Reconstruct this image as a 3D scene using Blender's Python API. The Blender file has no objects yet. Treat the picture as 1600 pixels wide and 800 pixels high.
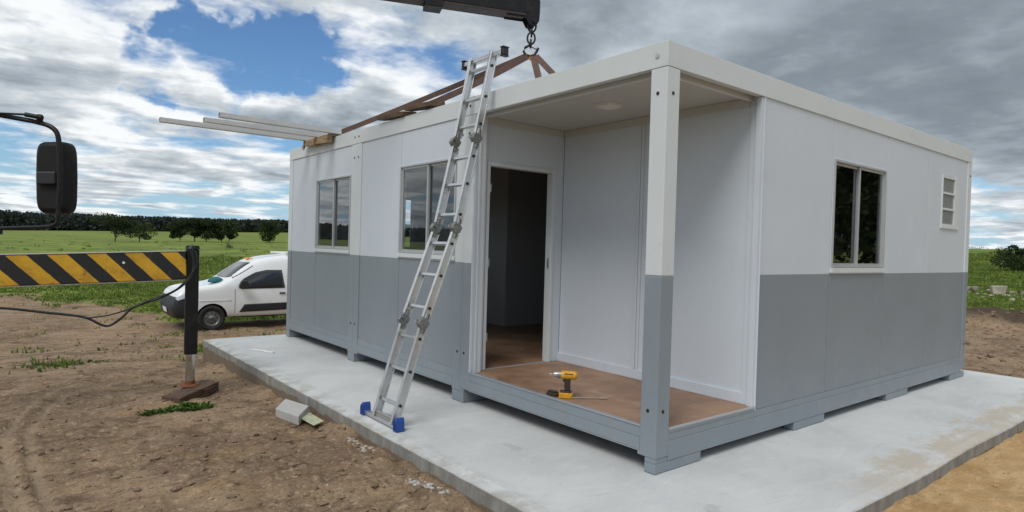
import bpy, bmesh, math, random
import numpy as np
from mathutils import Vector, Matrix, Euler
random.seed(7)
R = math.radians
S = bpy.context.scene
COL = S.collection

# ------------------------------------------------------------------ camera
cd = bpy.data.cameras.new('camera'); cam = bpy.data.objects.new('camera', cd); COL.objects.link(cam)
CAM = Vector((-3.273, -2.554, 1.4555))
ya, pi_, ro = 0.8961, -0.0161, 0.0285
d = Vector((math.cos(pi_)*math.cos(ya), math.cos(pi_)*math.sin(ya), math.sin(pi_)))
r0 = Vector((math.sin(ya), -math.cos(ya), 0)); u0 = r0.cross(d)
rr = r0*math.cos(ro)+u0*math.sin(ro); uu = -r0*math.sin(ro)+u0*math.cos(ro)
cam.matrix_world = Matrix(((rr.x, uu.x, -d.x, CAM.x), (rr.y, uu.y, -d.y, CAM.y), (rr.z, uu.z, -d.z, CAM.z), (0, 0, 0, 1)))
cd.sensor_width = 36; cd.lens = 36*983.57/1600; cd.clip_start = 0.05; cd.clip_end = 6000
S.camera = cam
S.render.resolution_x = 1024; S.render.resolution_y = 512
S.view_settings.view_transform = 'Standard'; S.view_settings.look = 'None'
S.view_settings.exposure = 0.33; S.view_settings.gamma = 1.0

# ------------------------------------------------------------------ light
SUN_EL, SUN_AZ = R(52), R(206)          # direction the light comes from (azimuth counted from +X)
sl = bpy.data.lights.new('sun', 'SUN'); sun = bpy.data.objects.new('sun', sl); COL.objects.link(sun)
sl.energy = 1.5; sl.angle = R(28); sl.color = (1, .965, .91)
sd = Vector((math.cos(SUN_EL)*math.cos(SUN_AZ), math.cos(SUN_EL)*math.sin(SUN_AZ), math.sin(SUN_EL)))
sun.rotation_euler = sd.to_track_quat('Z', 'Y').to_euler()

# ------------------------------------------------------------------ node helpers
class NT:
    def __init__(s, nt): s.nt = nt; s.n = nt.nodes; s.l = nt.links
    def new(s, t, **k):
        o = s.n.new(t)
        for a, b in k.items():
            if a.startswith('_'): continue
            setattr(o, a, b)
        return o
    def put(s, sock, v):
        if hasattr(v, 'is_output') or isinstance(v, bpy.types.NodeSocket): s.l.new(v, sock)
        else:
            if isinstance(v, (tuple, list)) and len(v) == 3 and len(sock.default_value) == 4: v = (*v, 1)
            sock.default_value = v
    def math(s, op, a, b=0.0, c=None, clamp=False):
        o = s.new('ShaderNodeMath', operation=op, use_clamp=clamp); s.put(o.inputs[0], a); s.put(o.inputs[1], b)
        if c is not None: s.put(o.inputs[2], c)
        return o.outputs[0]
    def vmath(s, op, a, b=(0, 0, 0)):
        o = s.new('ShaderNodeVectorMath', operation=op); s.put(o.inputs[0], a)
        if op == 'SCALE': s.put(o.inputs['Scale'], b); return o.outputs[0]
        s.put(o.inputs[1], b)
        return o.outputs['Value'] if op in ('DOT_PRODUCT', 'LENGTH', 'DISTANCE') else o.outputs[0]
    def noise(s, vec, scale, detail=4, rough=.55, dist=0.0, out='Fac', lac=2.0):
        o = s.new('ShaderNodeTexNoise'); s.put(o.inputs['Vector'], vec); s.put(o.inputs['Scale'], scale)
        o.inputs['Detail'].default_value = detail; o.inputs['Roughness'].default_value = rough
        o.inputs['Distortion'].default_value = dist; o.inputs['Lacunarity'].default_value = lac
        return o.outputs[out]
    def step(s, v, a, b, lo=0.0, hi=1.0):
        o = s.new('ShaderNodeMapRange', interpolation_type='SMOOTHSTEP'); s.put(o.inputs[0], v)
        o.inputs[1].default_value = a; o.inputs[2].default_value = b; o.inputs[3].default_value = lo; o.inputs[4].default_value = hi
        return o.outputs[0]
    def lin(s, v, a, b, lo=0.0, hi=1.0):
        o = s.new('ShaderNodeMapRange'); s.put(o.inputs[0], v)
        o.inputs[1].default_value = a; o.inputs[2].default_value = b; o.inputs[3].default_value = lo; o.inputs[4].default_value = hi
        return o.outputs[0]
    def mix(s, f, a, b, blend='MIX'):
        o = s.new('ShaderNodeMix', data_type='RGBA', blend_type=blend); s.put(o.inputs[0], f); s.put(o.inputs[6], a); s.put(o.inputs[7], b)
        return o.outputs[2]
    def ramp(s, f, stops):
        o = s.new('ShaderNodeValToRGB'); s.put(o.inputs[0], f); e = o.color_ramp.elements
        while len(e) < len(stops): e.new(.5)
        for q, (p, c) in zip(e, stops): q.position = p; q.color = (*c, 1)
        return o.outputs[0]

# ------------------------------------------------------------------ world: Nishita sky behind a cloud deck
W = bpy.data.worlds.new('World'); S.world = W; W.use_nodes = True
t = NT(W.node_tree); t.n.clear()
tc = t.new('ShaderNodeTexCoord').outputs['Generated']
sky = t.new('ShaderNodeTexSky', sky_type='NISHITA', sun_disc=False)
sky.sun_elevation = SUN_EL; sky.sun_rotation = R(90)-SUN_AZ; sky.altitude = 50; sky.air_density = 1.0; sky.dust_density = .6; sky.ozone_density = 1.5
N = t.vmath('NORMALIZE', tc)
sep = t.new('ShaderNodeSeparateXYZ'); t.put(sep.inputs[0], N); nz = sep.outputs[2]
den = t.math('ADD', t.math('MAXIMUM', nz, 0.0), .10)
comb = t.new('ShaderNodeCombineXYZ'); t.put(comb.inputs[0], t.math('DIVIDE', sep.outputs[0], den)); t.put(comb.inputs[1], t.math('DIVIDE', sep.outputs[1], den))
P = comb.outputs[0]
def blob(dv, a, b):
    v = Vector(dv).normalized()
    return t.step(t.vmath('DOT_PRODUCT', N, tuple(v)), math.cos(R(b)), math.cos(R(a)))
big = t.noise(P, .50, 3, .5, .3)
wv = t.vmath('ADD', P, t.vmath('SCALE', t.vmath('SUBTRACT', t.noise(P, 1.3, 4, .6, 0, 'Color'), (.5, .5, .5)), .30))
fine = t.noise(t.vmath('ADD', wv, (3.1, 7.7, 0)), 1.15, 12, .56, .0)
f2 = t.noise(t.vmath('ADD', wv, (3.1+.07, 7.7-.10, 0)), 1.15, 12, .56, .0)     # the same field a step nearer the light
med = t.noise(t.vmath('ADD', P, (13.1, 2.7, 4)), .85, 5, .5, .1)
NW = t.vmath('NORMALIZE', t.vmath('ADD', N, t.vmath('SCALE', t.vmath('SUBTRACT', t.noise(N, 7, 5, .6, 0, 'Color'), (.5, .5, .5)), .24)))
def hblob(dv, a, b):
    return t.step(t.vmath('DOT_PRODUCT', NW, tuple(Vector(dv).normalized())), math.cos(R(b)), math.cos(R(a)))
hole = t.math('MAXIMUM', hblob((0.19, 0.945, 0.267), 0, 2.5), t.math('MAXIMUM', hblob((0.16, 0.963, 0.219), 0, 3.8), t.math('MAXIMUM', hblob((0.227, 0.945, 0.237), 0, 3.8), t.math('MAXIMUM', hblob((0.286, 0.925, 0.251), 0, 4.1), hblob((0.339, 0.904, 0.26), 0, 4.1)))))
dark = t.math('MAXIMUM', blob((.93, .33, .24), 2, 30), t.math('MULTIPLY', blob((.72, .50, .50), 2, 24), .8))
dark = t.math('MULTIPLY', dark, t.step(t.math('ADD', nz, t.math('MULTIPLY', t.math('SUBTRACT', med, .5), .25)), .05, .19))
low = t.math('SUBTRACT', 1.0, t.step(nz, .03, .17))                # broken cloud and more gaps near the horizon
cov = t.math('ADD', t.math('MULTIPLY', fine, .85), t.math('MULTIPLY', big, .12))
cov = t.math('ADD', cov, .125)
cov = t.math('SUBTRACT', cov, t.math('MULTIPLY', hole, .120))
cov = t.math('ADD', cov, t.math('MULTIPLY', dark, .16))
cov = t.math('SUBTRACT', cov, t.math('MULTIPLY', low, .075))
alpha = t.step(cov, .465, .585)
rel = t.math('MULTIPLY', t.math('SUBTRACT', fine, f2), t.math('SUBTRACT', 3.2, t.math('MULTIPLY', dark, 1.9)))
thick = t.lin(t.math('ADD', cov, t.math('MULTIPLY', t.math('SUBTRACT', med, .5), .75)), .50, .76)
thick = t.math('MULTIPLY', thick, t.math('SUBTRACT', 1.0, t.math('MULTIPLY', low, .15)))
lum = t.math('SUBTRACT', .98, t.math('MULTIPLY', t.math('MINIMUM', t.math('MAXIMUM', thick, 0.0), 1.0), .52))
lum = t.math('SUBTRACT', lum, t.math('MULTIPLY', dark, .20))
lum = t.math('ADD', lum, rel, clamp=True)
ccol = t.ramp(lum, [(0.0, (1.45, 1.75, 2.05)), (.25, (2.0, 2.35, 2.7)), (.5, (3.15, 3.6, 4.05)), (.75, (4.7, 5.15, 5.5)), (1.0, (7.6, 7.8, 7.9))])
skyc = t.mix(1.0, sky.outputs[0], (.54, .74, .92), 'MULTIPLY')
hz = t.step(nz, .0, .16, .8, 0)
skyc = t.mix(hz, skyc, (3.3, 4.9, 6.2))
colr = t.mix(alpha, skyc, ccol)
bg = t.new('ShaderNodeBackground'); t.put(bg.inputs[0], colr); bg.inputs[1].default_value = .10
wo = t.new('ShaderNodeOutputWorld'); t.l.new(bg.outputs[0], wo.inputs[0])

# ------------------------------------------------------------------ materials
MATS = {}
def mat(name, base, rough=.6, metal=0.0, var=.12, vscale=3.0, bump=0.0, bscale=60.0, dirt=None, dirt_amt=0.0, dscale=2.5, spec=.5, coat=0):
    m = bpy.data.materials.new(name); m.use_nodes = True; t = NT(m.node_tree); t.n.clear()
    co = t.new('ShaderNodeTexCoord').outputs['Object']
    b = t.new('ShaderNodeBsdfPrincipled'); o = t.new('ShaderNodeOutputMaterial'); t.l.new(b.outputs[0], o.inputs[0])
    n = t.noise(co, vscale, 6, .6)
    f = t.lin(n, .25, .75, 1-var, 1+var)
    c = t.vmath('SCALE', (*base,), f)
    if dirt:
        dn = t.step(t.noise(t.vmath('ADD', co, (5, 5, 5)), dscale, 8, .65), .5, .72)
        c = t.mix(t.math('MULTIPLY', dn, dirt_amt), c, dirt)
    if name.startswith(('panel_', 'frame_')):
        drip = t.step(t.noise(t.vmath('MULTIPLY', co, (11, 11, .7)), 1.6, 6, .62), .56, .72)
        c = t.mix(t.math('MULTIPLY', drip, .05), c, (.33, .32, .30))
        speck = t.step(t.noise(co, 34, 3, .55), .69, .74)
        c = t.mix(t.math('MULTIPLY', speck, .28), c, (.20, .17, .13))
        szz = t.new('ShaderNodeSeparateXYZ'); t.put(szz.inputs[0], co)
        mud = t.math('MULTIPLY', t.math('SUBTRACT', 1.0, t.step(szz.outputs[2], .08, .50)), t.step(t.noise(t.vmath('ADD', co, (2, 9, 4)), 6, 8, .72), .50, .68))
        c = t.mix(t.math('MULTIPLY', mud, .38), c, (.34, .29, .22))
    t.put(b.inputs['Base Color'], c)
    t.put(b.inputs['Roughness'], t.lin(t.noise(co, vscale*2.3, 5, .6), .3, .7, max(.02, rough-.08), min(1, rough+.08)))
    b.inputs['Metallic'].default_value = metal; b.inputs['Specular IOR Level'].default_value = spec
    if coat: b.inputs['Coat Weight'].default_value = coat; b.inputs['Coat Roughness'].default_value = .05
    if bump:
        bp = t.new('ShaderNodeBump'); bp.inputs['Strength'].default_value = 1; bp.inputs['Distance'].default_value = bump
        t.put(bp.inputs['Height'], t.noise(co, bscale, 5, .6)); t.l.new(bp.outputs[0], b.inputs['Normal'])
    MATS[name] = m
    return m
M = MATS
mat('panel_white', (.565, .610, .668), .5, var=.03, vscale=1.6, bump=.0006, bscale=14, dirt=(.50, .52, .55), dirt_amt=.25, dscale=1.3)
mat('panel_grey', (.222, .252, .284), .45, var=.05, vscale=1.6, bump=.0006, bscale=14, dirt=(.24, .26, .28), dirt_amt=.35, dscale=1.2)
mat('frame_white', (.605, .635, .645), .45, var=.03, vscale=2.2, bump=.0004, bscale=20, dirt=(.52, .52, .49), dirt_amt=.25, dscale=2.5)
mat('frame_grey', (.225, .262, .295), .4, var=.05, vscale=2.5, bump=.0004, bscale=20, dirt=(.30, .30, .30), dirt_amt=.3, dscale=4)
mat('interior_white', (.40, .41, .43), .6, var=.03)
mat('ceiling_white', (.50, .505, .48), .6, var=.03, dirt=(.45, .44, .40), dirt_amt=.2)
mat('hole_black', (.01, .01, .01), .6)
mat('bolt_steel', (.55, .56, .56), .3, 1.0)
mat('aluminium', (.62, .63, .64), .33, .85, var=.08, vscale=9, bump=.0003, bscale=80, dirt=(.35, .34, .32), dirt_amt=.35, dscale=7)
mat('window_aluminium', (.50, .51, .52), .4, .5, var=.05)
mat('hinge_grey', (.24, .245, .24), .45, .6, var=.25, vscale=40, bump=.002, bscale=60)
mat('blue_plastic', (.014, .06, .27), .4, var=.15, vscale=20)
mat('black_plastic', (.014, .014, .016), .5, var=.2, vscale=20)
mat('black_paint', (.008, .008, .009), .45, var=.3, vscale=8, dirt=(.06, .045, .034), dirt_amt=.4, dscale=9, spec=.3)
mat('mirror_black', (.009, .008, .008), .6, var=.2, vscale=10, bump=.0004, bscale=150, spec=.3)
mat('tyre', (.015, .015, .015), .8, var=.3, vscale=20, dirt=(.10, .08, .06), dirt_amt=.6, dscale=8)
mat('car_white', (.80, .81, .82), .25, var=.02, coat=.6, dirt=(.55, .50, .43), dirt_amt=.25, dscale=2)
mat('car_glass', (.012, .014, .016), .06, var=.1, spec=.8)
mat('car_trim', (.02, .022, .026), .5, var=.15)
mat('rim_steel', (.20, .205, .21), .4, .8, var=.15, vscale=12)
mat('lamp_glass', (.55, .60, .64), .1, var=.1, coat=.7)
mat('sling_brown', (.115, .068, .054), .85, var=.25, vscale=18, bump=.001, bscale=120, dirt=(.08, .05, .04), dirt_amt=.5, dscale=6)
mat('chain_dark', (.035, .03, .03), .5, .7, var=.3, vscale=30)
mat('chrome_rod', (.55, .54, .52), .25, 1.0, var=.1, dirt=(.15, .10, .07), dirt_amt=.4, dscale=14)
mat('rust', (.16, .055, .022), .8, var=.35, vscale=18, bump=.002, bscale=60)
mat('boom_rust', (.045, .028, .026), .6, var=.3, vscale=6)
mat('frosted_pane', (.20, .215, .215), .35, var=.15, vscale=12)
mat('joint_dark', (.07, .075, .08), .8)
mat('beam_metal', (.60, .60, .585), .5, .2, var=.06, vscale=4)
mat('drill_yellow', (.62, .30, .015), .4, var=.15, vscale=40, dirt=(.08, .05, .03), dirt_amt=.6, dscale=40)
mat('drill_dark', (.035, .02, .014), .55, var=.3, vscale=40)
mat('steel', (.50, .46, .42), .35, .9, var=.15, vscale=30)
mat('cement_block', (.43, .425, .41), .9, var=.12, vscale=20, bump=.004, bscale=90)
mat('tile_green', (.45, .47, .33), .7, var=.2, vscale=20, dirt=(.10, .16, .06), dirt_amt=.8, dscale=14)
mat('teal_cloth', (.02, .13, .16), .8, var=.3, vscale=10)
mat('dirt_clod', (.20, .14, .09), .95, var=.4, vscale=9, bump=.003, bscale=90)
mat('pale_stone', (.38, .34, .28), .9, var=.25, vscale=15, bump=.003, bscale=60)
mat('amber', (.8, .35, .03), .3)
mat('paper', (.75, .76, .74), .6)
mat('bark', (.09, .07, .05), .9, var=.3, vscale=3)
mat('lamp_white', (.72, .72, .70), .4)

def wood(name, base, dark, scale=(1, 1, 1), bump=.002):
    m = bpy.data.materials.new(name); m.use_nodes = True; t = NT(m.node_tree); t.n.clear()
    co = t.new('ShaderNodeTexCoord').outputs['Object']
    b = t.new('ShaderNodeBsdfPrincipled'); o = t.new('ShaderNodeOutputMaterial'); t.l.new(b.outputs[0], o.inputs[0])
    v = t.vmath('MULTIPLY', co, scale)
    n = t.noise(v, 8, 8, .65, .6)
    c = t.mix(t.step(n, .3, .7), dark, base)
    t.put(b.inputs['Base Color'], c); b.inputs['Roughness'].default_value = .8
    bp = t.new('ShaderNodeBump'); bp.inputs['Distance'].default_value = bump; t.put(bp.inputs['Height'], n); t.l.new(bp.outputs[0], b.inputs['Normal'])
    MATS[name] = m
wood('plank_wood', (.42, .30, .185), (.20, .125, .07), (6, 1, 6))
wood('old_wood', (.13, .075, .045), (.035, .02, .013), (1.2, 8, 8), .004)
wood('dark_plank', (.16, .10, .055), (.06, .035, .02), (5, 1, 5))

def deck_mat():
    m = bpy.data.materials.new('plywood_deck'); m.use_nodes = True; t = NT(m.node_tree); t.n.clear()
    co = t.new('ShaderNodeTexCoord').outputs['Object']
    b = t.new('ShaderNodeBsdfPrincipled'); o = t.new('ShaderNodeOutputMaterial'); t.l.new(b.outputs[0], o.inputs[0])
    n1 = t.noise(co, 2.2, 7, .62, .4); n2 = t.noise(t.vmath('MULTIPLY', co, (1, 7, 1)), 9, 6, .6)
    c = t.mix(t.step(n1, .35, .68), (.20, .112, .068), (.32, .195, .122))
    c = t.mix(t.math('MULTIPLY', t.step(n2, .5, .75), .35), c, (.42, .27, .18))
    sc = t.step(t.noise(t.vmath('ADD', co, (9, 2, 1)), 3.5, 9, .7), .58, .72)
    c = t.mix(t.math('MULTIPLY', sc, .5), c, (.46, .36, .27))
    sp = t.step(t.noise(co, 45, 3, .5), .66, .74); c = t.mix(t.math('MULTIPLY', sp, .5), c, (.10, .05, .03))
    t.put(b.inputs['Base Color'], c); t.put(b.inputs['Roughness'], t.lin(n1, .3, .7, .42, .65))
    bp = t.new('ShaderNodeBump'); bp.inputs['Distance'].default_value = .001; t.put(bp.inputs['Height'], n2); t.l.new(bp.outputs[0], b.inputs['Normal'])
    MATS['plywood_deck'] = m
deck_mat()

def glass_mat():
    m = bpy.data.materials.new('window_glass'); m.use_nodes = True; t = NT(m.node_tree); t.n.clear()
    g = t.new('ShaderNodeNewGeometry'); cth = t.math('ABSOLUTE', t.vmath('DOT_PRODUCT', g.outputs['Normal'], g.outputs['Incoming']))
    f = t.math('ADD', .045, t.math('MULTIPLY', t.math('POWER', t.math('SUBTRACT', 1.0, cth), 5.0), .955))      # Schlick, same from both sides of a pane
    f = t.math('MULTIPLY', f, 1.25, clamp=True)
    tr = t.new('ShaderNodeBsdfTransparent'); tr.inputs[0].default_value = (.90, .92, .93, 1)
    gl = t.new('ShaderNodeBsdfGlossy'); gl.inputs['Roughness'].default_value = .01; gl.inputs[0].default_value = (1, 1, 1, 1)
    mx = t.new('ShaderNodeMixShader'); t.put(mx.inputs[0], f); t.l.new(tr.outputs[0], mx.inputs[1]); t.l.new(gl.outputs[0], mx.inputs[2])
    o = t.new('ShaderNodeOutputMaterial'); t.l.new(mx.outputs[0], o.inputs[0]); MATS['window_glass'] = m
glass_mat()

def stripe_mat():
    m = bpy.data.materials.new('hazard_stripes'); m.use_nodes = True; t = NT(m.node_tree); t.n.clear()
    co = t.new('ShaderNodeTexCoord').outputs['Object']
    b = t.new('ShaderNodeBsdfPrincipled'); o = t.new('ShaderNodeOutputMaterial'); t.l.new(b.outputs[0], o.inputs[0])
    s = t.new('ShaderNodeSeparateXYZ'); t.put(s.inputs[0], co)
    # local x along the beam from the leg, z up: stripes fall away from upper left to lower right
    v = t.math('ADD', t.math('MULTIPLY', s.outputs[0], 1.0), t.math('MULTIPLY', s.outputs[2], -.90))
    v = t.math('ADD', v, t.math('MULTIPLY', t.noise(co, 14, 3, .5), .012))
    fr = t.math('FRACT', t.math('DIVIDE', t.math('ADD', v, 4.255), .305))
    k = t.math('MULTIPLY', t.step(fr, .0, .012), t.math('SUBTRACT', 1.0, t.step(fr, .50, .512)))
    wear = t.math('MAXIMUM', t.step(t.noise(co, 9, 9, .74), .555, .66), t.math('MULTIPLY', t.step(t.noise(t.vmath('MULTIPLY', co, (3, 1, 14)), 3, 8, .7), .60, .70), .7))
    yel = t.mix(t.step(t.noise(co, 6, 6, .6), .35, .7), (.66, .37, .018), (.48, .25, .015))
    yel = t.mix(t.math('MULTIPLY', wear, .7), yel, (.12, .06, .02))
    blk = t.mix(t.math('MULTIPLY', wear, .6), (.012, .012, .013), (.07, .055, .04))
    c = t.mix(k, blk, yel)
    t.put(b.inputs['Base Color'], c); b.inputs['Roughness'].default_value = .5
    MATS['hazard_stripes'] = m
stripe_mat()

def slab_mat():
    m = bpy.data.materials.new('cast_concrete'); m.use_nodes = True; t = NT(m.node_tree); t.n.clear()
    g = t.new('ShaderNodeNewGeometry'); co = g.outputs['Position']
    b = t.new('ShaderNodeBsdfPrincipled'); o = t.new('ShaderNodeOutputMaterial'); t.l.new(b.outputs[0], o.inputs[0])
    s = t.new('ShaderNodeSeparateXYZ'); t.put(s.inputs[0], co); x, y, z = s.outputs
    n1 = t.noise(co, 1.1, 8, .6, .6); n2 = t.noise(t.vmath('MULTIPLY', co, (1, 3.2, 1)), 2.6, 8, .62, .9); n3 = t.noise(co, 55, 4, .6)
    c = t.mix(t.step(n1, .3, .7), (.48, .49, .49), (.57, .58, .578))
    c = t.mix(t.math('MULTIPLY', t.step(n2, .52, .70), .55), c, (.60, .61, .605))
    c = t.mix(t.math('MULTIPLY', t.step(t.noise(t.vmath('ADD', co, (4, 1, 0)), 3.3, 9, .7, .5), .60, .70), .45), c, (.33, .33, .315))
    c = t.mix(t.math('MULTIPLY', t.step(n3, .62, .75), .35), c, (.30, .30, .29))
    tw = t.noise(t.vmath('MULTIPLY', t.vmath('ADD', co, t.vmath('SCALE', t.noise(co, .8, 3, .5, 0, 'Color'), .9)), (2.2, 9, 1)), 2.2, 6, .6)
    c = t.mix(t.math('MULTIPLY', t.step(tw, .58, .70), .22), c, (.34, .345, .34))
    st_ = t.noise(t.vmath('ADD', co, (21, 4, 0)), 9, 6, .7); c = t.mix(t.math('MULTIPLY', t.step(st_, .66, .72), .45), c, (.33, .29, .22))
    # tracked sand near the front right edge, stains along the left edge
    sn = t.math('ADD', t.math('MULTIPLY', t.noise(t.vmath('MULTIPLY', co, (1.0, 2.0, 1)), 2.2, 10, .74, .3), .8), t.math('MULTIPLY', t.noise(co, 28, 5, .7), .2))
    edge = t.math('SUBTRACT', 1.0, t.step(y, -.98, -.25)); rt = t.step(x, .3, 1.6)
    sand = t.step(t.math('ADD', sn, t.math('MULTIPLY', edge, .30)), .68, .82)
    c = t.mix(t.math('MULTIPLY', t.math('MULTIPLY', sand, t.math('MULTIPLY', t.step(edge, .02, .3), rt)), .62), c, (.44, .36, .25))
    le = t.math('SUBTRACT', 1.0, t.step(x, -1.02, -.82))
    c = t.mix(t.math('MULTIPLY', t.math('MULTIPLY', le, t.step(t.noise(co, 5, 7, .6), .42, .6)), .6), c, (.30, .275, .23))
    re = t.step(x, 6.1, 6.5); c = t.mix(t.math('MULTIPLY', re, .5), c, (.66, .66, .63))
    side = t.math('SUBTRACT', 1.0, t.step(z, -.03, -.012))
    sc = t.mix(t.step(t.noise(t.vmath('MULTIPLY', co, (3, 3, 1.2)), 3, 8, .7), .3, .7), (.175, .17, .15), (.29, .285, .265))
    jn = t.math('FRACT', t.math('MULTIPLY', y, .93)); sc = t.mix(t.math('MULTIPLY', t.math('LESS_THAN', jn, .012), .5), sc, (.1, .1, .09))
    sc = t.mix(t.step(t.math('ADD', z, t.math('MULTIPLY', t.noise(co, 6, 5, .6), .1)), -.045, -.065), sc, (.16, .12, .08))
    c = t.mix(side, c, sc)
    t.put(b.inputs['Base Color'], c); b.inputs['Roughness'].default_value = .8
    bp = t.new('ShaderNodeBump'); bp.inputs['Distance'].default_value = .006; t.put(bp.inputs['Height'], t.math('ADD', n2, t.math('MULTIPLY', n3, .25))); t.l.new(bp.outputs[0], b.inputs['Normal'])
    MATS['cast_concrete'] = m
slab_mat()

def ground_mat():
    m = bpy.data.materials.new('earth_and_grass'); m.use_nodes = True; t = NT(m.node_tree); t.n.clear()
    g = t.new('ShaderNodeNewGeometry'); co = g.outputs['Position']
    b = t.new('ShaderNodeBsdfPrincipled'); o = t.new('ShaderNodeOutputMaterial'); t.l.new(b.outputs[0], o.inputs[0])
    at = t.new('ShaderNodeVertexColor', layer_name='cover'); track = at.outputs[1]; sp = t.new('ShaderNodeSeparateColor'); t.put(sp.inputs[0], at.outputs[0])
    grass, sand, berm = sp.outputs
    n1 = t.noise(co, .9, 9, .65, .5); n2 = t.noise(co, 7, 8, .68, .4); n3 = t.noise(co, 38, 6, .7)
    dirt = t.mix(t.step(n1, .32, .68), (.165, .110, .068), (.35, .245, .155))
    dirt = t.mix(t.math('MULTIPLY', t.step(n2, .46, .66), .65), dirt, (.31, .225, .145))
    dirt = t.mix(t.math('MULTIPLY', t.step(n3, .49, .64), .55), dirt, (.066, .044, .030))
    dirt = t.mix(t.math('MULTIPLY', t.step(t.noise(t.vmath('ADD', co, (3, 3, 0)), 22, 7, .7), .54, .64), .75), dirt, (.46, .36, .24))
    sd = t.mix(t.step(n1, .3, .7), (.36, .215, .095), (.56, .37, .18))
    sd = t.mix(t.math('MULTIPLY', t.step(t.noise(t.vmath('MULTIPLY', co, (1.2, 3.0, 1)), 5, 8, .66, .4), .46, .66), .7), sd, (.62, .45, .25))
    sd = t.mix(t.math('MULTIPLY', t.step(n3, .55, .70), .6), sd, (.22, .13, .06))
    oc = t.noise(t.vmath('ADD', co, (8, 3, 0)), 1.6, 7, .6, .3)
    dirt = t.mix(t.math('MULTIPLY', t.step(oc, .54, .70), .55), dirt, (.36, .23, .11))
    sk = t.noise(t.vmath('MULTIPLY', t.vmath('ADD', co, t.vmath('SCALE', t.noise(co, 1.5, 4, .6, 0, 'Color'), .5)), (1.2, 3.4, 1)), 1.7, 9, .70)
    dirt = t.mix(t.math('MULTIPLY', t.step(sk, .50, .62), .62), dirt, (.092, .056, .035))
    dirt = t.mix(t.math('MULTIPLY', track, .45), dirt, (.36, .28, .19))
    dirt = t.mix(sand, dirt, sd)
    dirt = t.mix(t.math('MULTIPLY', berm, .85), dirt, (.05, .036, .025))
    gn = t.noise(co, .16, 8, .62, .3); gn2 = t.noise(co, 1.7, 8, .7); gn3 = t.noise(co, .028, 5, .6)
    gr = t.mix(t.step(gn, .32, .68), (.090, .138, .024), (.21, .265, .045))
    gr = t.mix(t.math('MULTIPLY', t.step(gn2, .48, .68), .55), gr, (.060, .095, .018))
    gr = t.mix(t.math('MULTIPLY', t.step(t.noise(t.vmath('MULTIPLY', co, (1, .5, 1)), .5, 9, .72), .54, .64), .6), gr, (.055, .085, .020))
    gr = t.mix(t.math('MULTIPLY', t.step(gn3, .45, .65), .5), gr, (.25, .26, .055))
    gr = t.mix(t.math('MULTIPLY', t.step(t.noise(t.vmath('ADD', co, (50, 9, 0)), .09, 6, .6), .56, .66), .35), gr, (.17, .15, .07))
    gm = t.step(t.math('ADD', grass, t.math('MULTIPLY', t.math('SUBTRACT', n2, .5), .9)), .38, .62)
    c = t.mix(gm, dirt, gr)
    t.put(b.inputs['Base Color'], c); b.inputs['Roughness'].default_value = .95; b.inputs['Specular IOR Level'].default_value = .2
    bp = t.new('ShaderNodeBump'); bp.inputs['Distance'].default_value = .036; bp.inputs['Strength'].default_value = .9
    t.put(bp.inputs['Height'], t.math('ADD', t.math('MULTIPLY', n2, .7), t.math('MULTIPLY', n3, .45))); t.l.new(bp.outputs[0], b.inputs['Normal'])
    MATS['earth_and_grass'] = m
ground_mat()

def leaf_mat(name, a, b_, scale=.6):
    m = bpy.data.materials.new(name); m.use_nodes = True; t = NT(m.node_tree); t.n.clear()
    g = t.new('ShaderNodeNewGeometry'); co = g.outputs['Position']
    b = t.new('ShaderNodeBsdfPrincipled'); o = t.new('ShaderNodeOutputMaterial')
    n = t.noise(co, scale, 4, .6)
    n = t.math('ADD', t.math('MULTIPLY', n, .8), t.math('MULTIPLY', g.outputs['Random Per Island'], .25))
    c = t.mix(t.step(n, .35, .72), a, b_)
    t.put(b.inputs['Base Color'], c); b.inputs['Roughness'].default_value = .7; b.inputs['Specular IOR Level'].default_value = .25
    tr = t.new('ShaderNodeBsdfTranslucent'); t.put(tr.inputs[0], c)
    mx = t.new('ShaderNodeMixShader'); mx.inputs[0].default_value = .25
    t.l.new(b.outputs[0], mx.inputs[1]); t.l.new(tr.outputs[0], mx.inputs[2]); t.l.new(mx.outputs[0], o.inputs[0]); MATS[name] = m
leaf_mat('grass_blade', (.075, .122, .022), (.21, .27, .055), 1.2)
leaf_mat('weed_leaf', (.03, .07, .012), (.10, .18, .03), 8)
leaf_mat('tree_leaf', (.016, .030, .012), (.05, .075, .022), .5)
leaf_mat('pale_leaf', (.04, .06, .022), (.10, .13, .045), .5)
leaf_mat('hazy_forest_leaf', (.034, .045, .040), (.052, .066, .053), .02)  # leaf colour greyed to carry the distance haze

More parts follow.
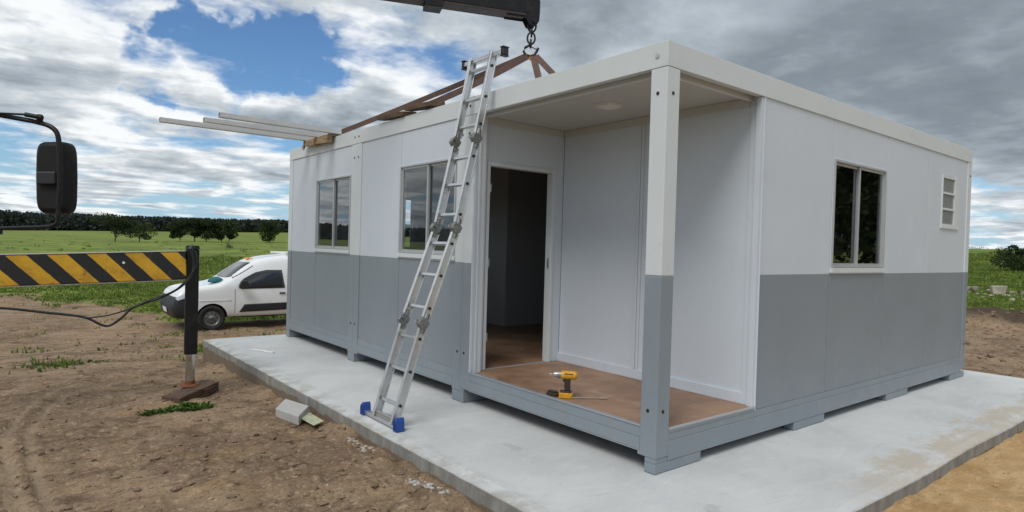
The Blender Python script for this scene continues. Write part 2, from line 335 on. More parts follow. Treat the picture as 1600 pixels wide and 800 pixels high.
# ------------------------------------------------------------------ mesh helpers
class MB:
    """collects boxes, tubes and discs; build() links them as one mesh object"""
    def __init__(s): s.v = []; s.f = []; s.mi = []; s.sm = []
    def add(s, vs, fs, mi=0, smooth=False):
        o = len(s.v); s.v += [tuple(v) for v in vs]
        for f in fs: s.f.append([o+i for i in f]); s.mi.append(mi); s.sm.append(smooth)
        return s
    def box(s, x0, x1, y0, y1, z0, z1, mi=0, mx=None):
        vs = [Vector((x, y, z)) for z in (z0, z1) for y in (y0, y1) for x in (x0, x1)]
        if mx is not None: vs = [mx @ v for v in vs]
        return s.add(vs, [(0, 2, 3, 1), (4, 5, 7, 6), (0, 1, 5, 4), (2, 6, 7, 3), (0, 4, 6, 2), (1, 3, 7, 5)], mi)
    def cyl(s, a, b, ra, rb=None, n=14, mi=0, cap=True):
        a = Vector(a); b = Vector(b); rb = ra if rb is None else rb
        q = (b-a).to_track_quat('Z', 'Y'); vs = []
        for c, rad in ((a, ra), (b, rb)):
            for i in range(n):
                w = 2*math.pi*i/n; vs.append(c+q @ Vector((math.cos(w)*rad, math.sin(w)*rad, 0)))
        s.add(vs, [(i, (i+1) % n, n+(i+1) % n, n+i) for i in range(n)], mi, True)
        if cap: s.add(vs[:n], [tuple(reversed(range(n)))], mi); s.add(vs[n:], [tuple(range(n))], mi)
        return s
    def tube(s, pts, rad, n=8, mi=0, flat=None, twist=None):
        """sweep; flat=(w,t) gives a rectangular strap section, its width along twist"""
        pts = [Vector(p) for p in pts]; rings = []
        up = Vector(twist) if twist else Vector((0, 0, 1))
        for i, p in enumerate(pts):
            tg = (pts[min(i+1, len(pts)-1)]-pts[max(i-1, 0)]).normalized()
            a = up.cross(tg)
            if a.length < 1e-3: a = Vector((1, 0, 0)).cross(tg)
            a.normalize(); b = tg.cross(a)
            if flat:
                w, h = flat[0]/2, flat[1]/2
                if twist: a = (up-tg*up.dot(tg)).normalized(); b = tg.cross(a)
                rings.append([p+a*x+b*y for x, y in ((-w, -h), (w, -h), (w, h), (-w, h))])
            else:
                rings.append([p+a*math.cos(2*math.pi*k/n)*rad+b*math.sin(2*math.pi*k/n)*rad for k in range(n)])
        m = len(rings[0]); vs = [v for g in rings for v in g]
        fs = [(i*m+k, i*m+(k+1) % m, (i+1)*m+(k+1) % m, (i+1)*m+k) for i in range(len(rings)-1) for k in range(m)]
        s.add(vs, fs, mi, not flat); s.add(rings[0], [tuple(reversed(range(m)))], mi); s.add(rings[-1], [tuple(range(m))], mi)
        return s
    def torus(s, c, ax1, ax2, ra, rb, rad, n=20, k=8, mi=0):
        c = Vector(c); ax1 = Vector(ax1).normalized(); ax2 = Vector(ax2).normalized(); nn = ax1.cross(ax2); vs = []
        for i in range(n):
            w = 2*math.pi*i/n; rv = (ax1*math.cos(w)*ra+ax2*math.sin(w)*rb); p = c+rv; e = (ax1*math.cos(w)/ra*ra+ax2*math.sin(w)).normalized()
            for j in range(k):
                q = 2*math.pi*j/k; vs.append(p+e*math.cos(q)*rad+nn*math.sin(q)*rad)
        return s.add(vs, [(i*k+j, ((i+1) % n)*k+j, ((i+1) % n)*k+(j+1) % k, i*k+(j+1) % k) for i in range(n) for j in range(k)], mi, True)
    def prism(s, poly, axis, a, b, mi=0):
        """extrude polygon (2-D pts) along axis from a to b"""
        def mk(p, w):
            if axis == 0: return (w, p[0], p[1])
            if axis == 1: return (p[0], w, p[1])
            return (p[0], p[1], w)
        n = len(poly); vs = [mk(p, a) for p in poly]+[mk(p, b) for p in poly]
        return s.add(vs, [tuple(range(n)), tuple(reversed(range(n, 2*n)))]+[(i, n+i, n+(i+1) % n, (i+1) % n) for i in range(n)], mi)
    def mesh(s, name, mats):
        me = bpy.data.meshes.new(name); me.from_pydata(s.v, [], s.f)
        for m_ in mats: me.materials.append(M[m_])
        me.polygons.foreach_set('material_index', s.mi); me.polygons.foreach_set('use_smooth', s.sm); me.validate(); me.update()
        bm = bmesh.new(); bm.from_mesh(me); bmesh.ops.recalc_face_normals(bm, faces=bm.faces); bm.to_mesh(me); bm.free()
        return me
    def build(s, name, mats, parent=None, bevel=0, seg=2, loc=None):
        if isinstance(mats, str): mats = [mats]
        o = bpy.data.objects.new(name, s.mesh(name, mats)); COL.objects.link(o)
        if parent: o.parent = parent
        if loc: o.location = loc
        if bevel:
            b = o.modifiers.new('bevel', 'BEVEL'); b.width = bevel; b.segments = seg; b.limit_method = 'ANGLE'; b.angle_limit = R(40)
            b.harden_normals = False
        return o
def tag(o, label, cat, group=None, kind=None):
    if label: o['label'] = label
    if cat: o['category'] = cat
    if group: o['group'] = group
    if kind: o['kind'] = kind
    return o
def empty(name, loc=(0, 0, 0), rot=(0, 0, 0)):
    o = bpy.data.objects.new(name, None); o.location = loc; o.rotation_euler = rot; o.empty_display_size = .1; COL.objects.link(o); return o
def copy_thing(o, loc, rot, scale, label, cat, group):
    c = o.copy(); COL.objects.link(c); c.location = loc; c.rotation_euler = rot; c.scale = scale
    tag(c, label, cat, group)
    for ch in [x for x in o.children]:
        k = ch.copy(); COL.objects.link(k); k.parent = c
    return c

# ------------------------------------------------------------------ terrain
def hsh(ix, iy, seed):
    n = (ix.astype(np.int64)*374761393+iy.astype(np.int64)*668265263+seed*982451653) & 0xffffffff
    n = ((n ^ (n >> 13))*1274126177) & 0xffffffff
    return ((n ^ (n >> 16)) & 0xffff)/65535.0
def vnoise(x, y, seed=0):
    ix = np.floor(x); iy = np.floor(y); fx = x-ix; fy = y-iy; fx = fx*fx*(3-2*fx); fy = fy*fy*(3-2*fy)
    a = hsh(ix, iy, seed); b = hsh(ix+1, iy, seed); c_ = hsh(ix, iy+1, seed); d_ = hsh(ix+1, iy+1, seed)
    return (a*(1-fx)+b*fx)*(1-fy)+(c_*(1-fx)+d_*fx)*fy
def fbm(x, y, f, oct=4, seed=0, g=.5):
    s = 0; a = 1; tot = 0
    for i in range(oct): s = s+a*vnoise(x*f+17.3*i, y*f+9.1*i, seed+i); tot += a; a *= g; f *= 2.03
    return s/tot
def sst(v, a, b):
    q = np.clip((v-a)/(b-a), 0, 1); return q*q*(3-2*q)
PR = np.array([0, 5, 7, 9, 14.5, 20, 60, 150, 450, 600, 900, 3500.])
PL = {90: [-.11, -.125, -.185, -.27, -.72, -.70, -.30, .25, 2.2, 3.0, 0, -80], 78: [-.11, -.125, -.185, -.27, -.72, -.70, -.30, .25, 4.7, 6.2, 3, -80],
      71: [-.11, -.125, -.185, -.27, -.72, -.70, -.30, .35, 6.2, 8.0, 4, -80]}
RR_ = np.array([0, 10, 19, 42, 90, 105, 160, 450, 3500.])
RZ = [-.10, -.12, -.20, .80, 2.62, 2.80, 2.0, -5, -60]
def base_z(x, y):
    dx = x-CAM.x; dy = y-CAM.y; r = np.hypot(dx, dy); az = np.degrees(np.arctan2(dy, dx)); az = np.where(az < -110, az+360, az)
    p = {k: np.interp(r, PR, v) for k, v in PL.items()}
    l = np.where(az >= 78, p[78]+(p[90]-p[78])*np.clip((az-78)/12, 0, 1), p[71]+(p[78]-p[71])*np.clip((az-71)/7, 0, 1))
    q = np.interp(r, RR_, RZ)
    k = sst(az, 22, 66)*(1-sst(az, 200, 250))
    return q+(l-q)*k, r, az
def terrain(x, y):
    z, r, az = base_z(x, y)
    # cover masks
    n = fbm(x, y, .35, 4, 5); n2 = fbm(x, y, 1.3, 3, 9)
    kl = sst(az, 22, 60)
    rl = 17.2+(n-.5)*17+(n2-.5)*6-np.clip(84-az, 0, 30)*.42+np.clip(az-77, 0, 12)*.9; rg = 22.3+(n-.5)*2+(n2-.5)*1.5
    gl = sst(r-rl, -3.0, 3.0); gr = sst(r-rg, -.3, .5)
    gl = gl*(1-sst(x, -1.0, .2)*(1-sst(x, 5, 7))*(1-sst(y+(n2-.5)*1.6, 14.2, 15.2)))      # bare soil round the parked van
    grass = gr+(gl-gr)*kl
    sand = (1-kl)*(1-sst(r, 11.5, 15))*sst(-y, .2, 1.1)*sst(x, -.6, .6)
    berm = (1-kl)*sst(r, 19.6, 20.6)*(1-sst(r-rg, -.2, .4))
    # relief
    inslab = (x > -1.0) & (x < 6.55) & (y > -.95) & (y < 7.15)
    rough = (1-grass)*(1-.45*sand)
    amp = np.clip(1-(r-60)/60, 0.0, 1)
    rel = (fbm(x, y, 1.1, 3, 21)-.5)*.085+(fbm(x, y, 5.0, 3, 31, .6)-.5)*.055
    cl = fbm(x, y, 9.0, 3, 41, .6); rel = rel+np.clip(cl-.56, 0, 1)*.11
    lumps = (fbm(x, y, .6, 4, 51)-.5)*.30
    z = z+rough*rel*np.clip(1-(r-25)/15, 0, 1)+grass*lumps*amp+berm*(fbm(x, y, 2.2, 3, 61)*.32)
    far = sst(r, 60, 160); z = z+far*(fbm(x, y, .012, 3, 71)-.5)*1.2*(1-sst(r, 350, 700))*.6
    trk = np.zeros_like(z); near = (r < 9.5) & (x < -2.2) & (y > .5)
    if near.any():
        qx, qy = x[near], y[near]; tk = np.zeros_like(qx); dz = np.zeros_like(qx)
        for pl, wd in (([(-2.40, 5.75), (-2.66, 5.45), (-2.93, 4.9), (-3.09, 4.19), (-3.14, 3.57), (-3.13, 2.86), (-3.10, 2.29), (-3.06, 1.8), (-3.0, 1.0)], .045),
                       ([(-2.62, 6.1), (-2.85, 5.6), (-3.08, 5.0), (-3.23, 4.2), (-3.30, 3.5), (-3.24, 2.8), (-3.20, 2.0), (-3.12, 1.0)], .040),
                       ([(-3.5, 4.2), (-3.42, 3.6), (-3.31, 3.0), (-3.26, 2.3), (-3.2, 1.2)], .045)):
            best = np.full_like(qx, 9.0)
            for (ax, ay), (bx, by) in zip(pl[:-1], pl[1:]):
                L2 = (bx-ax)**2+(by-ay)**2; k_ = np.clip(((qx-ax)*(bx-ax)+(qy-ay)*(by-ay))/L2, 0, 1)
                best = np.minimum(best, np.hypot(qx-ax-k_*(bx-ax), qy-ay-k_*(by-ay)))
            on = 1-sst(best, wd*.5, wd); tk = np.maximum(tk, on); dz -= on*(.010+.006*np.sin(qy*75)); dz += (sst(best, wd*.8, wd*1.3)-sst(best, wd*1.3, wd*2.3))*.007
        trk[near] = tk; z = z.copy(); z[near] += dz
    # soil heaped against the slab
    dsl = np.maximum(np.maximum(-1.0-x, x-6.6), np.maximum(-1.0-y, y-7.2))
    heap = (1-sst(np.abs(dsl), 0, .28))*np.clip(fbm(x, y, 1.6, 3, 81)-.42, 0, 1)*np.where(y < -.95, .05, .22)
    z = z+heap*(dsl > -.05)
    z = np.where(inslab, np.minimum(z, -.16), z)
    terrain.track = trk
    return z, grass, sand, berm
azs = np.radians(np.concatenate([np.arange(-22, 142, .22), np.arange(142, 338, 2.0)]))
rs = np.concatenate([[.0], np.geomspace(.5, 40, 420), np.geomspace(40.8, 3400, 150)])
A, RD = np.meshgrid(azs, rs); X = CAM.x+RD*np.cos(A); Y = CAM.y+RD*np.sin(A)
Z, G, SA, BE = terrain(X, Y); TK = terrain.track
na, nr = len(azs), len(rs)
idx = np.arange(na*nr).reshape(nr, na)
a = idx[:-1, :]; b = np.roll(idx, -1, 1)[:-1, :]; c_ = np.roll(idx, -1, 1)[1:, :]; d_ = idx[1:, :]
quads = np.stack([a, d_, c_, b], -1).reshape(-1, 4)
me = bpy.data.meshes.new('ground'); me.vertices.add(na*nr)
me.vertices.foreach_set('co', np.stack([X, Y, Z], -1).astype(np.float32).ravel())
me.loops.add(quads.size); me.loops.foreach_set('vertex_index', quads.ravel().astype(np.int32))
me.polygons.add(len(quads)); me.polygons.foreach_set('loop_start', np.arange(0, quads.size, 4, dtype=np.int32))
me.polygons.foreach_set('use_smooth', np.ones(len(quads), dtype=bool))
me.update(calc_edges=True)
ca = me.color_attributes.new('cover', 'FLOAT_COLOR', 'POINT')
ca.data.foreach_set('color', np.stack([G, SA, BE, TK], -1).astype(np.float32).ravel())
me.materials.append(M['earth_and_grass'])
ground = bpy.data.objects.new('ground', me); COL.objects.link(ground); ground['kind'] = 'structure'
def gz(x, y): return float(terrain(np.array([x], float), np.array([y], float))[0][0])

# ------------------------------------------------------------------ concrete slab
bm = bmesh.new()
nx, ny = 110, 118
x0, x1, y0, y1 = -1.0, 6.6, -1.0, 7.2
grid = {}
def slab_xy(i, j):
    x = x0+(x1-x0)*i/nx; y = y0+(y1-y0)*j/ny
    if i == 0: x += -.07*(y-y0)/(y1-y0)+random.uniform(-.004, .004)
    if i == nx: x += random.uniform(-.004, .004)
    if j == 0: y += random.uniform(-.0025, .0025)+.008*math.sin(x*3)
    if j == ny: y += random.uniform(-.004, .004)
    return x, y
for i in range(nx+1):
    for j in range(ny+1):
        x, y = slab_xy(i, j); e = 0
        if i in (0, nx) or j in (0, ny): e = -.012-random.random()*.005
        grid[i, j] = bm.verts.new((x, y, e+.0012*math.sin(x*2.1+y*1.3)-.0016))
for i in range(nx):
    for j in range(ny): bm.faces.new((grid[i, j], grid[i+1, j], grid[i+1, j+1], grid[i, j+1]))
rim = [grid[i, 0] for i in range(nx)]+[grid[nx, j] for j in range(ny)]+[grid[i, ny] for i in range(nx, 0, -1)]+[grid[0, j] for j in range(ny, 0, -1)]
cx, cy = 2.8, 3.1
def ring(vs, out, z): return [bm.verts.new((v.co.x+(out if v.co.x > cx+3.5 else -out if v.co.x < cx-3.5 else 0), v.co.y+(out if v.co.y > cy+3.9 else -out if v.co.y < cy-3.9 else 0), z+random.uniform(-.002, .002))) for v in vs]
prev = rim
for out, z in ((.008, -.022), (.009, -.06), (.010, -.11), (.012, -.45)):
    nxt = ring(rim, out, z); n = len(rim)
    for i in range(n): bm.faces.new((prev[i], nxt[i], nxt[(i+1) % n], prev[(i+1) % n]))
    prev = nxt
for f in bm.faces: f.smooth = False
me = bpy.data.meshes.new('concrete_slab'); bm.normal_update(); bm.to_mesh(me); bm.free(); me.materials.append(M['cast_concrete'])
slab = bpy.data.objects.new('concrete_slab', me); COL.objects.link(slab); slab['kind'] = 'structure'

# ------------------------------------------------------------------ the container house
WX, LY, H, H1, PW = 6.0, 6.93, 2.80, 1.288, .133
M1, M2, PX = 2.26, 4.60, 1.18
house = tag(empty('container_house', (0, 0, 0)), 'white and grey modular container house with an open corner porch, standing on the concrete slab', 'house')
def part(mb, name, mats, bevel=.003, parent=house): return mb.build(name, mats, parent, bevel)
# --- roof beams (fascia) with a stepped lower lip
ZF = 2.637
def beam_x(y_out, sgn, xa, xb):       # runs along x at face y_out, depth goes in direction sgn
    m_ = MB(); a, b = sorted((y_out, y_out+sgn*.05)); m_.box(xa, xb, a, b, ZF, H)
    a, b = sorted((y_out+sgn*.0505, y_out+sgn*.13)); m_.box(xa+.05, xb-.05, a, b, ZF+.05, H-.004)
    a, b = sorted((y_out+sgn*.100, y_out+sgn*.125)); m_.box(xa+.1, xb-.1, a, b, ZF-.022, ZF+.049)
    return m_
def beam_y(x_out, sgn, ya_, yb):
    m_ = MB(); a, b = sorted((x_out, x_out+sgn*.05)); m_.box(a, b, ya_, yb, ZF, H)
    a, b = sorted((x_out+sgn*.0505, x_out+sgn*.13)); m_.box(a, b, ya_+(.051 if ya_ < .01 else 0), yb-(.051 if yb > 6.9 else 0), ZF+.05, H-.004)
    a, b = sorted((x_out+sgn*.100, x_out+sgn*.125)); m_.box(a, b, ya_+.1, yb-.02, ZF-.022, ZF+.049)
    return m_
part(beam_x(0, 1, .0508, WX-.0508), 'roof_beam', 'frame_white'); part(beam_x(LY, -1, .0508, WX-.0508), 'roof_beam', 'frame_white')
for xs, sg in ((0, 1), (WX, -1)):
    for (a, b) in ((0, M1-.0015), (M1+.0015, M2-.0015), (M2+.0015, LY)):
        part(beam_y(xs, sg, a, b), 'roof_beam', 'frame_white')
# --- corner posts: white above, grey below, bolt holes
def post(xa, ya_, inner_white=False, outx=-1, outy=-1):
    m_ = MB(); zt = ZF-.003
    if inner_white:
        m_.box(xa+.004, xa+PW, ya_, ya_+PW, .13, zt, 0)
        m_.box(xa, xa+.004, ya_, ya_+PW, H1, zt, 0); m_.box(xa, xa+.004, ya_, ya_+PW, .13, H1, 1)
    else:
        m_.box(xa, xa+PW, ya_, ya_+PW, H1, zt, 0); m_.box(xa, xa+PW, ya_, ya_+PW, .10, H1, 1)
    o = part(m_, 'corner_post', ['frame_white', 'frame_grey'], .006)
    return o
def holes(o, pts, axis, surf, sgn):
    for (p, z) in pts:
        h_ = MB()
        a = (surf, p, z) if axis == 0 else (p, surf, z); b = (surf+sgn*.004, p, z) if axis == 0 else (p, surf+sgn*.004, z)
        h_.cyl(a, b, .0115, n=12); h_.build('bolt_hole', 'hole_black', o)
o = post(0, 0)
holes(o, [(.072, 2.47), (.072, .405)], 0, 0, -1); holes(o, [(.062, 2.47), (.062, .405)], 1, 0, -1)
sc_ = MB(); sc_.cyl((-.001, .085, 2.715), (-.006, .085, 2.715), .016, n=14); sc_.build('bolt', 'bolt_steel', o)
for yy in (M1, M2):
    for k in (0, 1):
        o = post(0, yy-PW-.0015 if k == 0 else yy+.0015, inner_white=(yy == M1 and k == 0))
        yc = yy-.055 if k == 0 else yy+.055
        holes(o, [(yc, 2.47), (yc, .46)], 0, 0, -1)
        holes(o, [(yc, 2.72)], 0, 0, -1)
o = post(0, LY-PW); o = post(WX-PW, 0); holes(o, [(WX-.06, 2.47), (WX-.06, .405)], 1, 0, -1)
post(WX-PW, LY-PW)
# --- bottom rails (channel profile: proud web, recessed upper flange)
def rail_y(xf, sgn, a, b, z0=.135, z1=.288):
    m_ = MB(); p, q = sorted((xf, xf+sgn*.06)); m_.box(p, q, a, b, z0, .213)
    p, q = sorted((xf+sgn*.006, xf+sgn*.062)); m_.box(p, q, a, b, .2135, z1)
    p, q = sorted((xf+sgn*.001, xf+sgn*.05)); m_.box(p, q, a, b, z0-.012, z0-.0005)
    return m_
for (a, b) in ((PW, M1-PW-.0015), (M1+PW+.0015, M2-PW-.0015), (M2+PW+.0015, LY-PW)):
    part(rail_y(0, 1, a, b), 'bottom_rail', 'frame_grey'); part(rail_y(WX, -1, a, b), 'bottom_rail', 'frame_grey')
for yf, sg in ((0, 1), (LY, -1)):
    m_ = MB(); p, q = sorted((yf, yf+sg*.06)); m_.box(PW, WX-PW, p, q, .07, .200)
    p, q = sorted((yf+sg*.005, yf+sg*.011)); m_.box(PW, WX-PW, p, q, .2005, .252)
    p, q = sorted((yf+sg*.0115, yf+sg*.062)); m_.box(PW, WX-PW, p, q, .2005, .252)
    if sg > 0: m_.box(PW, PX-.002, .001, .0105, .2525, .272)
    part(m_, 'bottom_rail', 'frame_grey')
m_ = MB()
for yy in (M1, M2): m_.box(.03, WX-.03, yy-.06, yy+.06, .10, .25)
part(m_, 'floor_joist', 'frame_grey')
# --- feet
for (ya_, yb) in ((.002, .09), (M1-.06, M1+.13), (M2-.05, M2+.13), (LY-.13, LY-.002)):
    for (xa, xb) in ((.002, .502), (1.795, 2.325), (3.655, 4.2), (5.50, 5.998)):
        m_ = MB(); top = .068 if ya_ < 1 or ya_ > 6 else .099
        m_.box(xa, xb, ya_, yb, .002, top)
        if xa < .01: m_.box(xa+.0, xa+.128, ya_+.001, yb-.001, top+.0005, .129 if top > .09 else .0995)
        part(m_, 'foot', 'frame_grey', .004)
for (ya_, yb) in ((.001, .15),):
    m_ = MB(); m_.box(.001, .13, .0905, .15, .101, .13); part(m_, 'corner_casting', 'frame_grey')
# --- underside, floors
m_ = MB(); m_.box(.065, WX-.065, .065, LY-.065, .20, .262); part(m_, 'subfloor', 'old_wood', 0)
m_ = MB(); m_.box(.012, PX-.004, .012, M1-.066, .2625, .284); part(m_, 'porch_floor', 'plywood_deck', .002)
m_ = MB(); m_.box(-.001, .011, PW+.001, M1-PW-.003, .2885, .2935); m_.box(PW+.001, PX-.002, -.001, .0115, .2725, .2875); part(m_, 'edge_angle', 'window_aluminium', .001)
m_ = MB(); m_.box(.07, WX-.07, M1-.0055, LY-.07, .2625, .284); m_.box(PX+.056, WX-.07, .07, M1-.062, .2625, .284); part(m_, 'interior_floor', 'plywood_deck', 0)
# --- wall panels
def pan_y(ya_, yb, z0, z1, xf=.012, sg=1, parent=house, name='wall_panel', allwhite=False, g=.0034):
    """panel in a plane of constant x; sg = inward direction"""
    m_ = MB(); th = .05
    def bx(a, b, za, zb, mi): p, q = sorted((a, b)); m_.box(p, q, ya_+g, yb-g, za, zb, mi)
    if allwhite or z0 >= H1: bx(xf, xf+sg*th, z0, z1, 0)
    elif z1 <= H1: bx(xf, xf+sg*th, z0, z1, 1)
    else: bx(xf, xf+sg*th, z0, H1, 1); bx(xf, xf+sg*th, H1, z1, 0)
    return m_.build(name, ['panel_white', 'panel_grey'], parent, .0015, 1)
def pan_x(xa, xb, z0, z1, yf=.012, sg=1, parent=house, name='wall_panel', allwhite=False, g=.0034):
    m_ = MB(); th = .05
    def bx(a, b, za, zb, mi): p, q = sorted((a, b)); m_.box(xa+g, xb-g, p, q, za, zb, mi)
    if allwhite or z0 >= H1: bx(yf, yf+sg*th, z0, z1, 0)
    elif z1 <= H1: bx(yf, yf+sg*th, z0, z1, 1)
    else: bx(yf, yf+sg*th, z0, H1, 1); bx(yf, yf+sg*th, H1, z1, 0)
    return m_.build(name, ['panel_white', 'panel_grey'], parent, .0015, 1)
ZT = ZF+.04; ZB = .2885; ZBR = .2535
WZ0, WZ1 = 1.335, 2.275
# left face, module by module
pan_y(M2+PW+.0015, 5.865, ZB, WZ0); pan_y(M2+PW+.0015, 5.865, WZ1, ZT); pan_y(5.865, LY-PW, ZB, ZT)
pan_y(3.50, M2-PW-.0015, ZB, ZT); pan_y(M1+PW+.0015, 3.50, ZB, WZ0); pan_y(M1+PW+.0015, 3.50, WZ1, ZT)
# right face: five panels, one with the big window, the last with the small window
e = [PX+.002, 2.34, 3.49, 4.645, WX-PW]
pan_x(e[0], e[1], ZBR, ZT); pan_x(e[1], e[2], ZBR, WZ0); pan_x(e[1], e[2], 2.30, ZT); pan_x(e[2], e[3], ZBR, ZT)
SX0, SX1, SZ0, SZ1 = 5.01, 5.565, 1.826, 2.405
pan_x(e[3], e[4], ZBR, SZ0); pan_x(e[3], e[4], SZ1, ZT); pan_x(e[3], SX0, SZ0, SZ1, g=.001); pan_x(SX1, e[4], SZ0, SZ1, g=.001)
# rear and far faces
for (a, b) in ((PW, M1-PW), (M1+PW, M2-PW), (M2+PW, LY-PW)):
    mid = (a+b)/2; pan_y(a, mid, ZB, ZT, WX-.012, -1); pan_y(mid, b, ZB, ZT, WX-.012, -1)
EX0, EX1 = 1.02, 2.105
pan_x(PW, EX0, ZBR, ZT, LY-.012, -1); pan_x(EX0, EX1, ZBR, WZ0, LY-.012, -1); pan_x(EX0, EX1, WZ1-.05, ZT, LY-.012, -1)
for a, b in ((EX1, 3.3), (3.3, 4.5), (4.5, WX-PW)): pan_x(a, b, ZBR, ZT, LY-.012, -1)
# seal strips closing the joints behind the panels (no daylight between panels)
for q_ in ((.0625, .068, M1+PW, 2.405, ZB, ZT), (.0625, .068, 3.49, M2+PW+.03, ZB, ZT), (.0625, .068, 5.85, LY-.02, ZB, ZT),
           (PX+.06, 2.35, .0625, .068, ZBR, ZT), (3.455, SX0, .0625, .068, ZBR, ZT), (SX1, WX-.02, .0625, .068, ZBR, ZT)):
    m_ = MB(); m_.box(*q_); part(m_, 'inner_lining', 'joint_dark', 0)
# porch back wall (plane x = PX, seen from -x) : two full panels, skirting, cornice, corner trims
pan_y(.06, 1.175, .285, 2.66, PX, 1, allwhite=True); pan_y(1.175, M1-.0585, .285, 2.66, PX, 1, allwhite=True)
m_ = MB(); m_.box(PX-.018, PX-.001, .013, M1-.062, .2845, .372); part(m_, 'skirting_board', 'panel_white', .003)
m_ = MB(); m_.box(PX-.016, PX-.001, 1.145, 1.172, .373, 2.579); m_.box(PX-.016, PX-.001, 1.178, 1.205, .373, 2.579); part(m_, 'joint_cover', 'panel_white', .003)
m_ = MB(); m_.box(PX-.022, PX-.001, .126, M1-.082, 2.58, 2.645); part(m_, 'cornice', 'ceiling_white', .003)
m_ = MB(); m_.box(.126, PX-.024, M1-.080, M1-.061, 2.58, 2.645); part(m_, 'cornice', 'ceiling_white', .003)
m_ = MB()
m_.box(PX-.030, PX-.001, .010, .055, .253, 2.634); m_.box(PX-.012, PX-.001, .0555, .11, .373, 2.579); m_.box(PX-.001, PX+.0015, -.004, .058, .253, 2.634)
part(m_, 'corner_trim', 'panel_white', .003)
# door wall (plane y = M1-.06, seen from -y)
YD = M1-.06
DX0, DX1, DZ = .235, 1.02, 2.20
m_ = MB(); m_.box(PW+.001, DX0-.03, YD, YD+.055, .2845, 2.66); m_.box(DX1+.03, PX-.001, YD, YD+.055, .2845, 2.66); m_.box(DX0-.0295, DX1+.0295, YD, YD+.055, DZ+.03, 2.66)
part(m_, 'door_wall', 'panel_white', .002)
m_ = MB(); m_.box(DX0-.035, DX0, YD-.014, YD+.07, .285, DZ+.035); m_.box(DX1, DX1+.035, YD-.014, YD+.07, .285, DZ+.035); m_.box(DX0+.0005, DX1-.0005, YD-.014, YD+.07, DZ, DZ+.035)
df = part(m_, 'door_frame', 'frame_white', .003)
m_ = MB(); m_.box(DX0, DX1, YD-.012, YD+.012, .2845, .292); m_.build('threshold', 'window_aluminium', df, .001)
m_ = MB(); m_.box(DX1-.004, DX1-.0005, YD+.01, YD+.035, 1.24, 1.34); m_.build('strike_plate', 'bolt_steel', df)
for z in (.55, 1.25, 1.95): m_ = MB(); m_.cyl((DX0+.005, YD-.016, z), (DX0+.005, YD-.016, z+.08), .006, n=8); m_.build('hinge', 'bolt_steel', df)
m_ = MB(); m_.box(PW+.002, PW+.03, M1-PW-.001+.02, YD-.001, .2845, 2.62); m_.box(.001, .03, M1-PW-.012, M1-PW-.003, .294, 2.634); m_.box(.055, .075, M1-PW-.014, M1-PW-.003, .2845, 2.634)
part(m_, 'jamb_trim', 'panel_white', .003)
# ceilings
m_ = MB(); m_.box(.1265, PX-.001, .1265, M1-.062, 2.6465, 2.69); part(m_, 'porch_ceiling', 'ceiling_white', 0)
m_ = MB(); m_.box(.07, WX-.07, M1-.004, LY-.07, 2.648, 2.69); m_.box(PX+.055, WX-.07, .07, M1-.006, 2.648, 2.69); part(m_, 'ceiling', 'interior_white', 0)
m_ = MB(); m_.box(.052, WX-.052, .052, LY-.052, 2.745, 2.786); part(m_, 'roof', 'panel_white', 0)
# interior partitions
m_ = MB(); m_.box(PX+.055, WX-.07, M1-.058, M1-.006, .285, 2.647); part(m_, 'interior_wall', 'interior_white', 0)
m_ = MB(); m_.box(2.36, WX-.07, 4.62, 4.67, .285, 2.647); part(m_, 'interior_wall', 'interior_white', 0)
m_ = MB(); m_.box(2.36, 2.41, 4.6705, LY-.07, .285, 2.647); part(m_, 'interior_wall', 'interior_white', 0)
m_ = MB(); m_.box(PX+.052, PX+.058, .07, M1-.06, .285, 2.647); part(m_, 'interior_wall', 'interior_white', 0)
m_ = MB(); m_.box(WX-.09, WX-.07, .07, LY-.07, .285, 2.647); part(m_, 'interior_wall', 'interior_white', 0)
# porch ceiling lamp
m_ = MB(); m_.box(.50, .68, .96, 1.14, 2.640, 2.6455); m_.box(.515, .665, .975, 1.125, 2.622, 2.6395)
part(m_, 'ceiling_lamp', 'lamp_white', .006)
# windows
def window(axis, a, b, z0, z1, f, sg, mid=.5):
    """sliding window in plane axis=f; outward is -sg"""
    def B(m_, p, q, za, zb, d0, d1):
        u, v = sorted((f+sg*d0, f+sg*d1))
        if axis == 0: m_.box(u, v, p, q, za, zb)
        else: m_.box(p, q, u, v, za, zb)
    fr = MB(); w = .020
    B(fr, a, a+w, z0, z1, -.016, .055); B(fr, b-w, b, z0, z1, -.016, .055)
    B(fr, a+w+.0003, b-w-.0003, z0, z0+w, -.016, .055); B(fr, a+w+.0003, b-w-.0003, z1-w, z1, -.016, .055)
    o = fr.build('window', 'window_aluminium', house, .002, 1)
    m = a+(b-a)*mid
    for (p, q, dd) in ((a+w, m+.014, .022), (m-.014, b-w, .002)):
        s_ = MB(); k = .022
        B(s_, p, p+k, z0+w, z1-w, dd, dd+.018); B(s_, q-k, q, z0+w, z1-w, dd, dd+.018)
        B(s_, p+k, q-k, z0+w, z0+w+k, dd, dd+.018); B(s_, p+k, q-k, z1-w-k, z1-w, dd, dd+.018)
        s_.build('sash', 'window_aluminium', o, .0015, 1)
        g_ = MB(); B(g_, p+k-.002, q-k+.002, z0+w+k-.002, z1-w-k+.002, dd+.007, dd+.0095); g_.build('pane', 'window_glass', o)
    tr = MB()
    B(tr, a-.014, b+.014, z0-.042, z0-.001, -.022, .010)
    tr.build('sill', 'frame_white', o, .002, 1)
    tr = MB()
    B(tr, a-.008, a-.0005, z0, z1+.008, -.006, .010); B(tr, b+.0005, b+.008, z0, z1+.008, -.006, .010); B(tr, a, b, z1+.0005, z1+.008, -.006, .010)
    tr.build('architrave', 'panel_white', o, .002, 1)
    return o
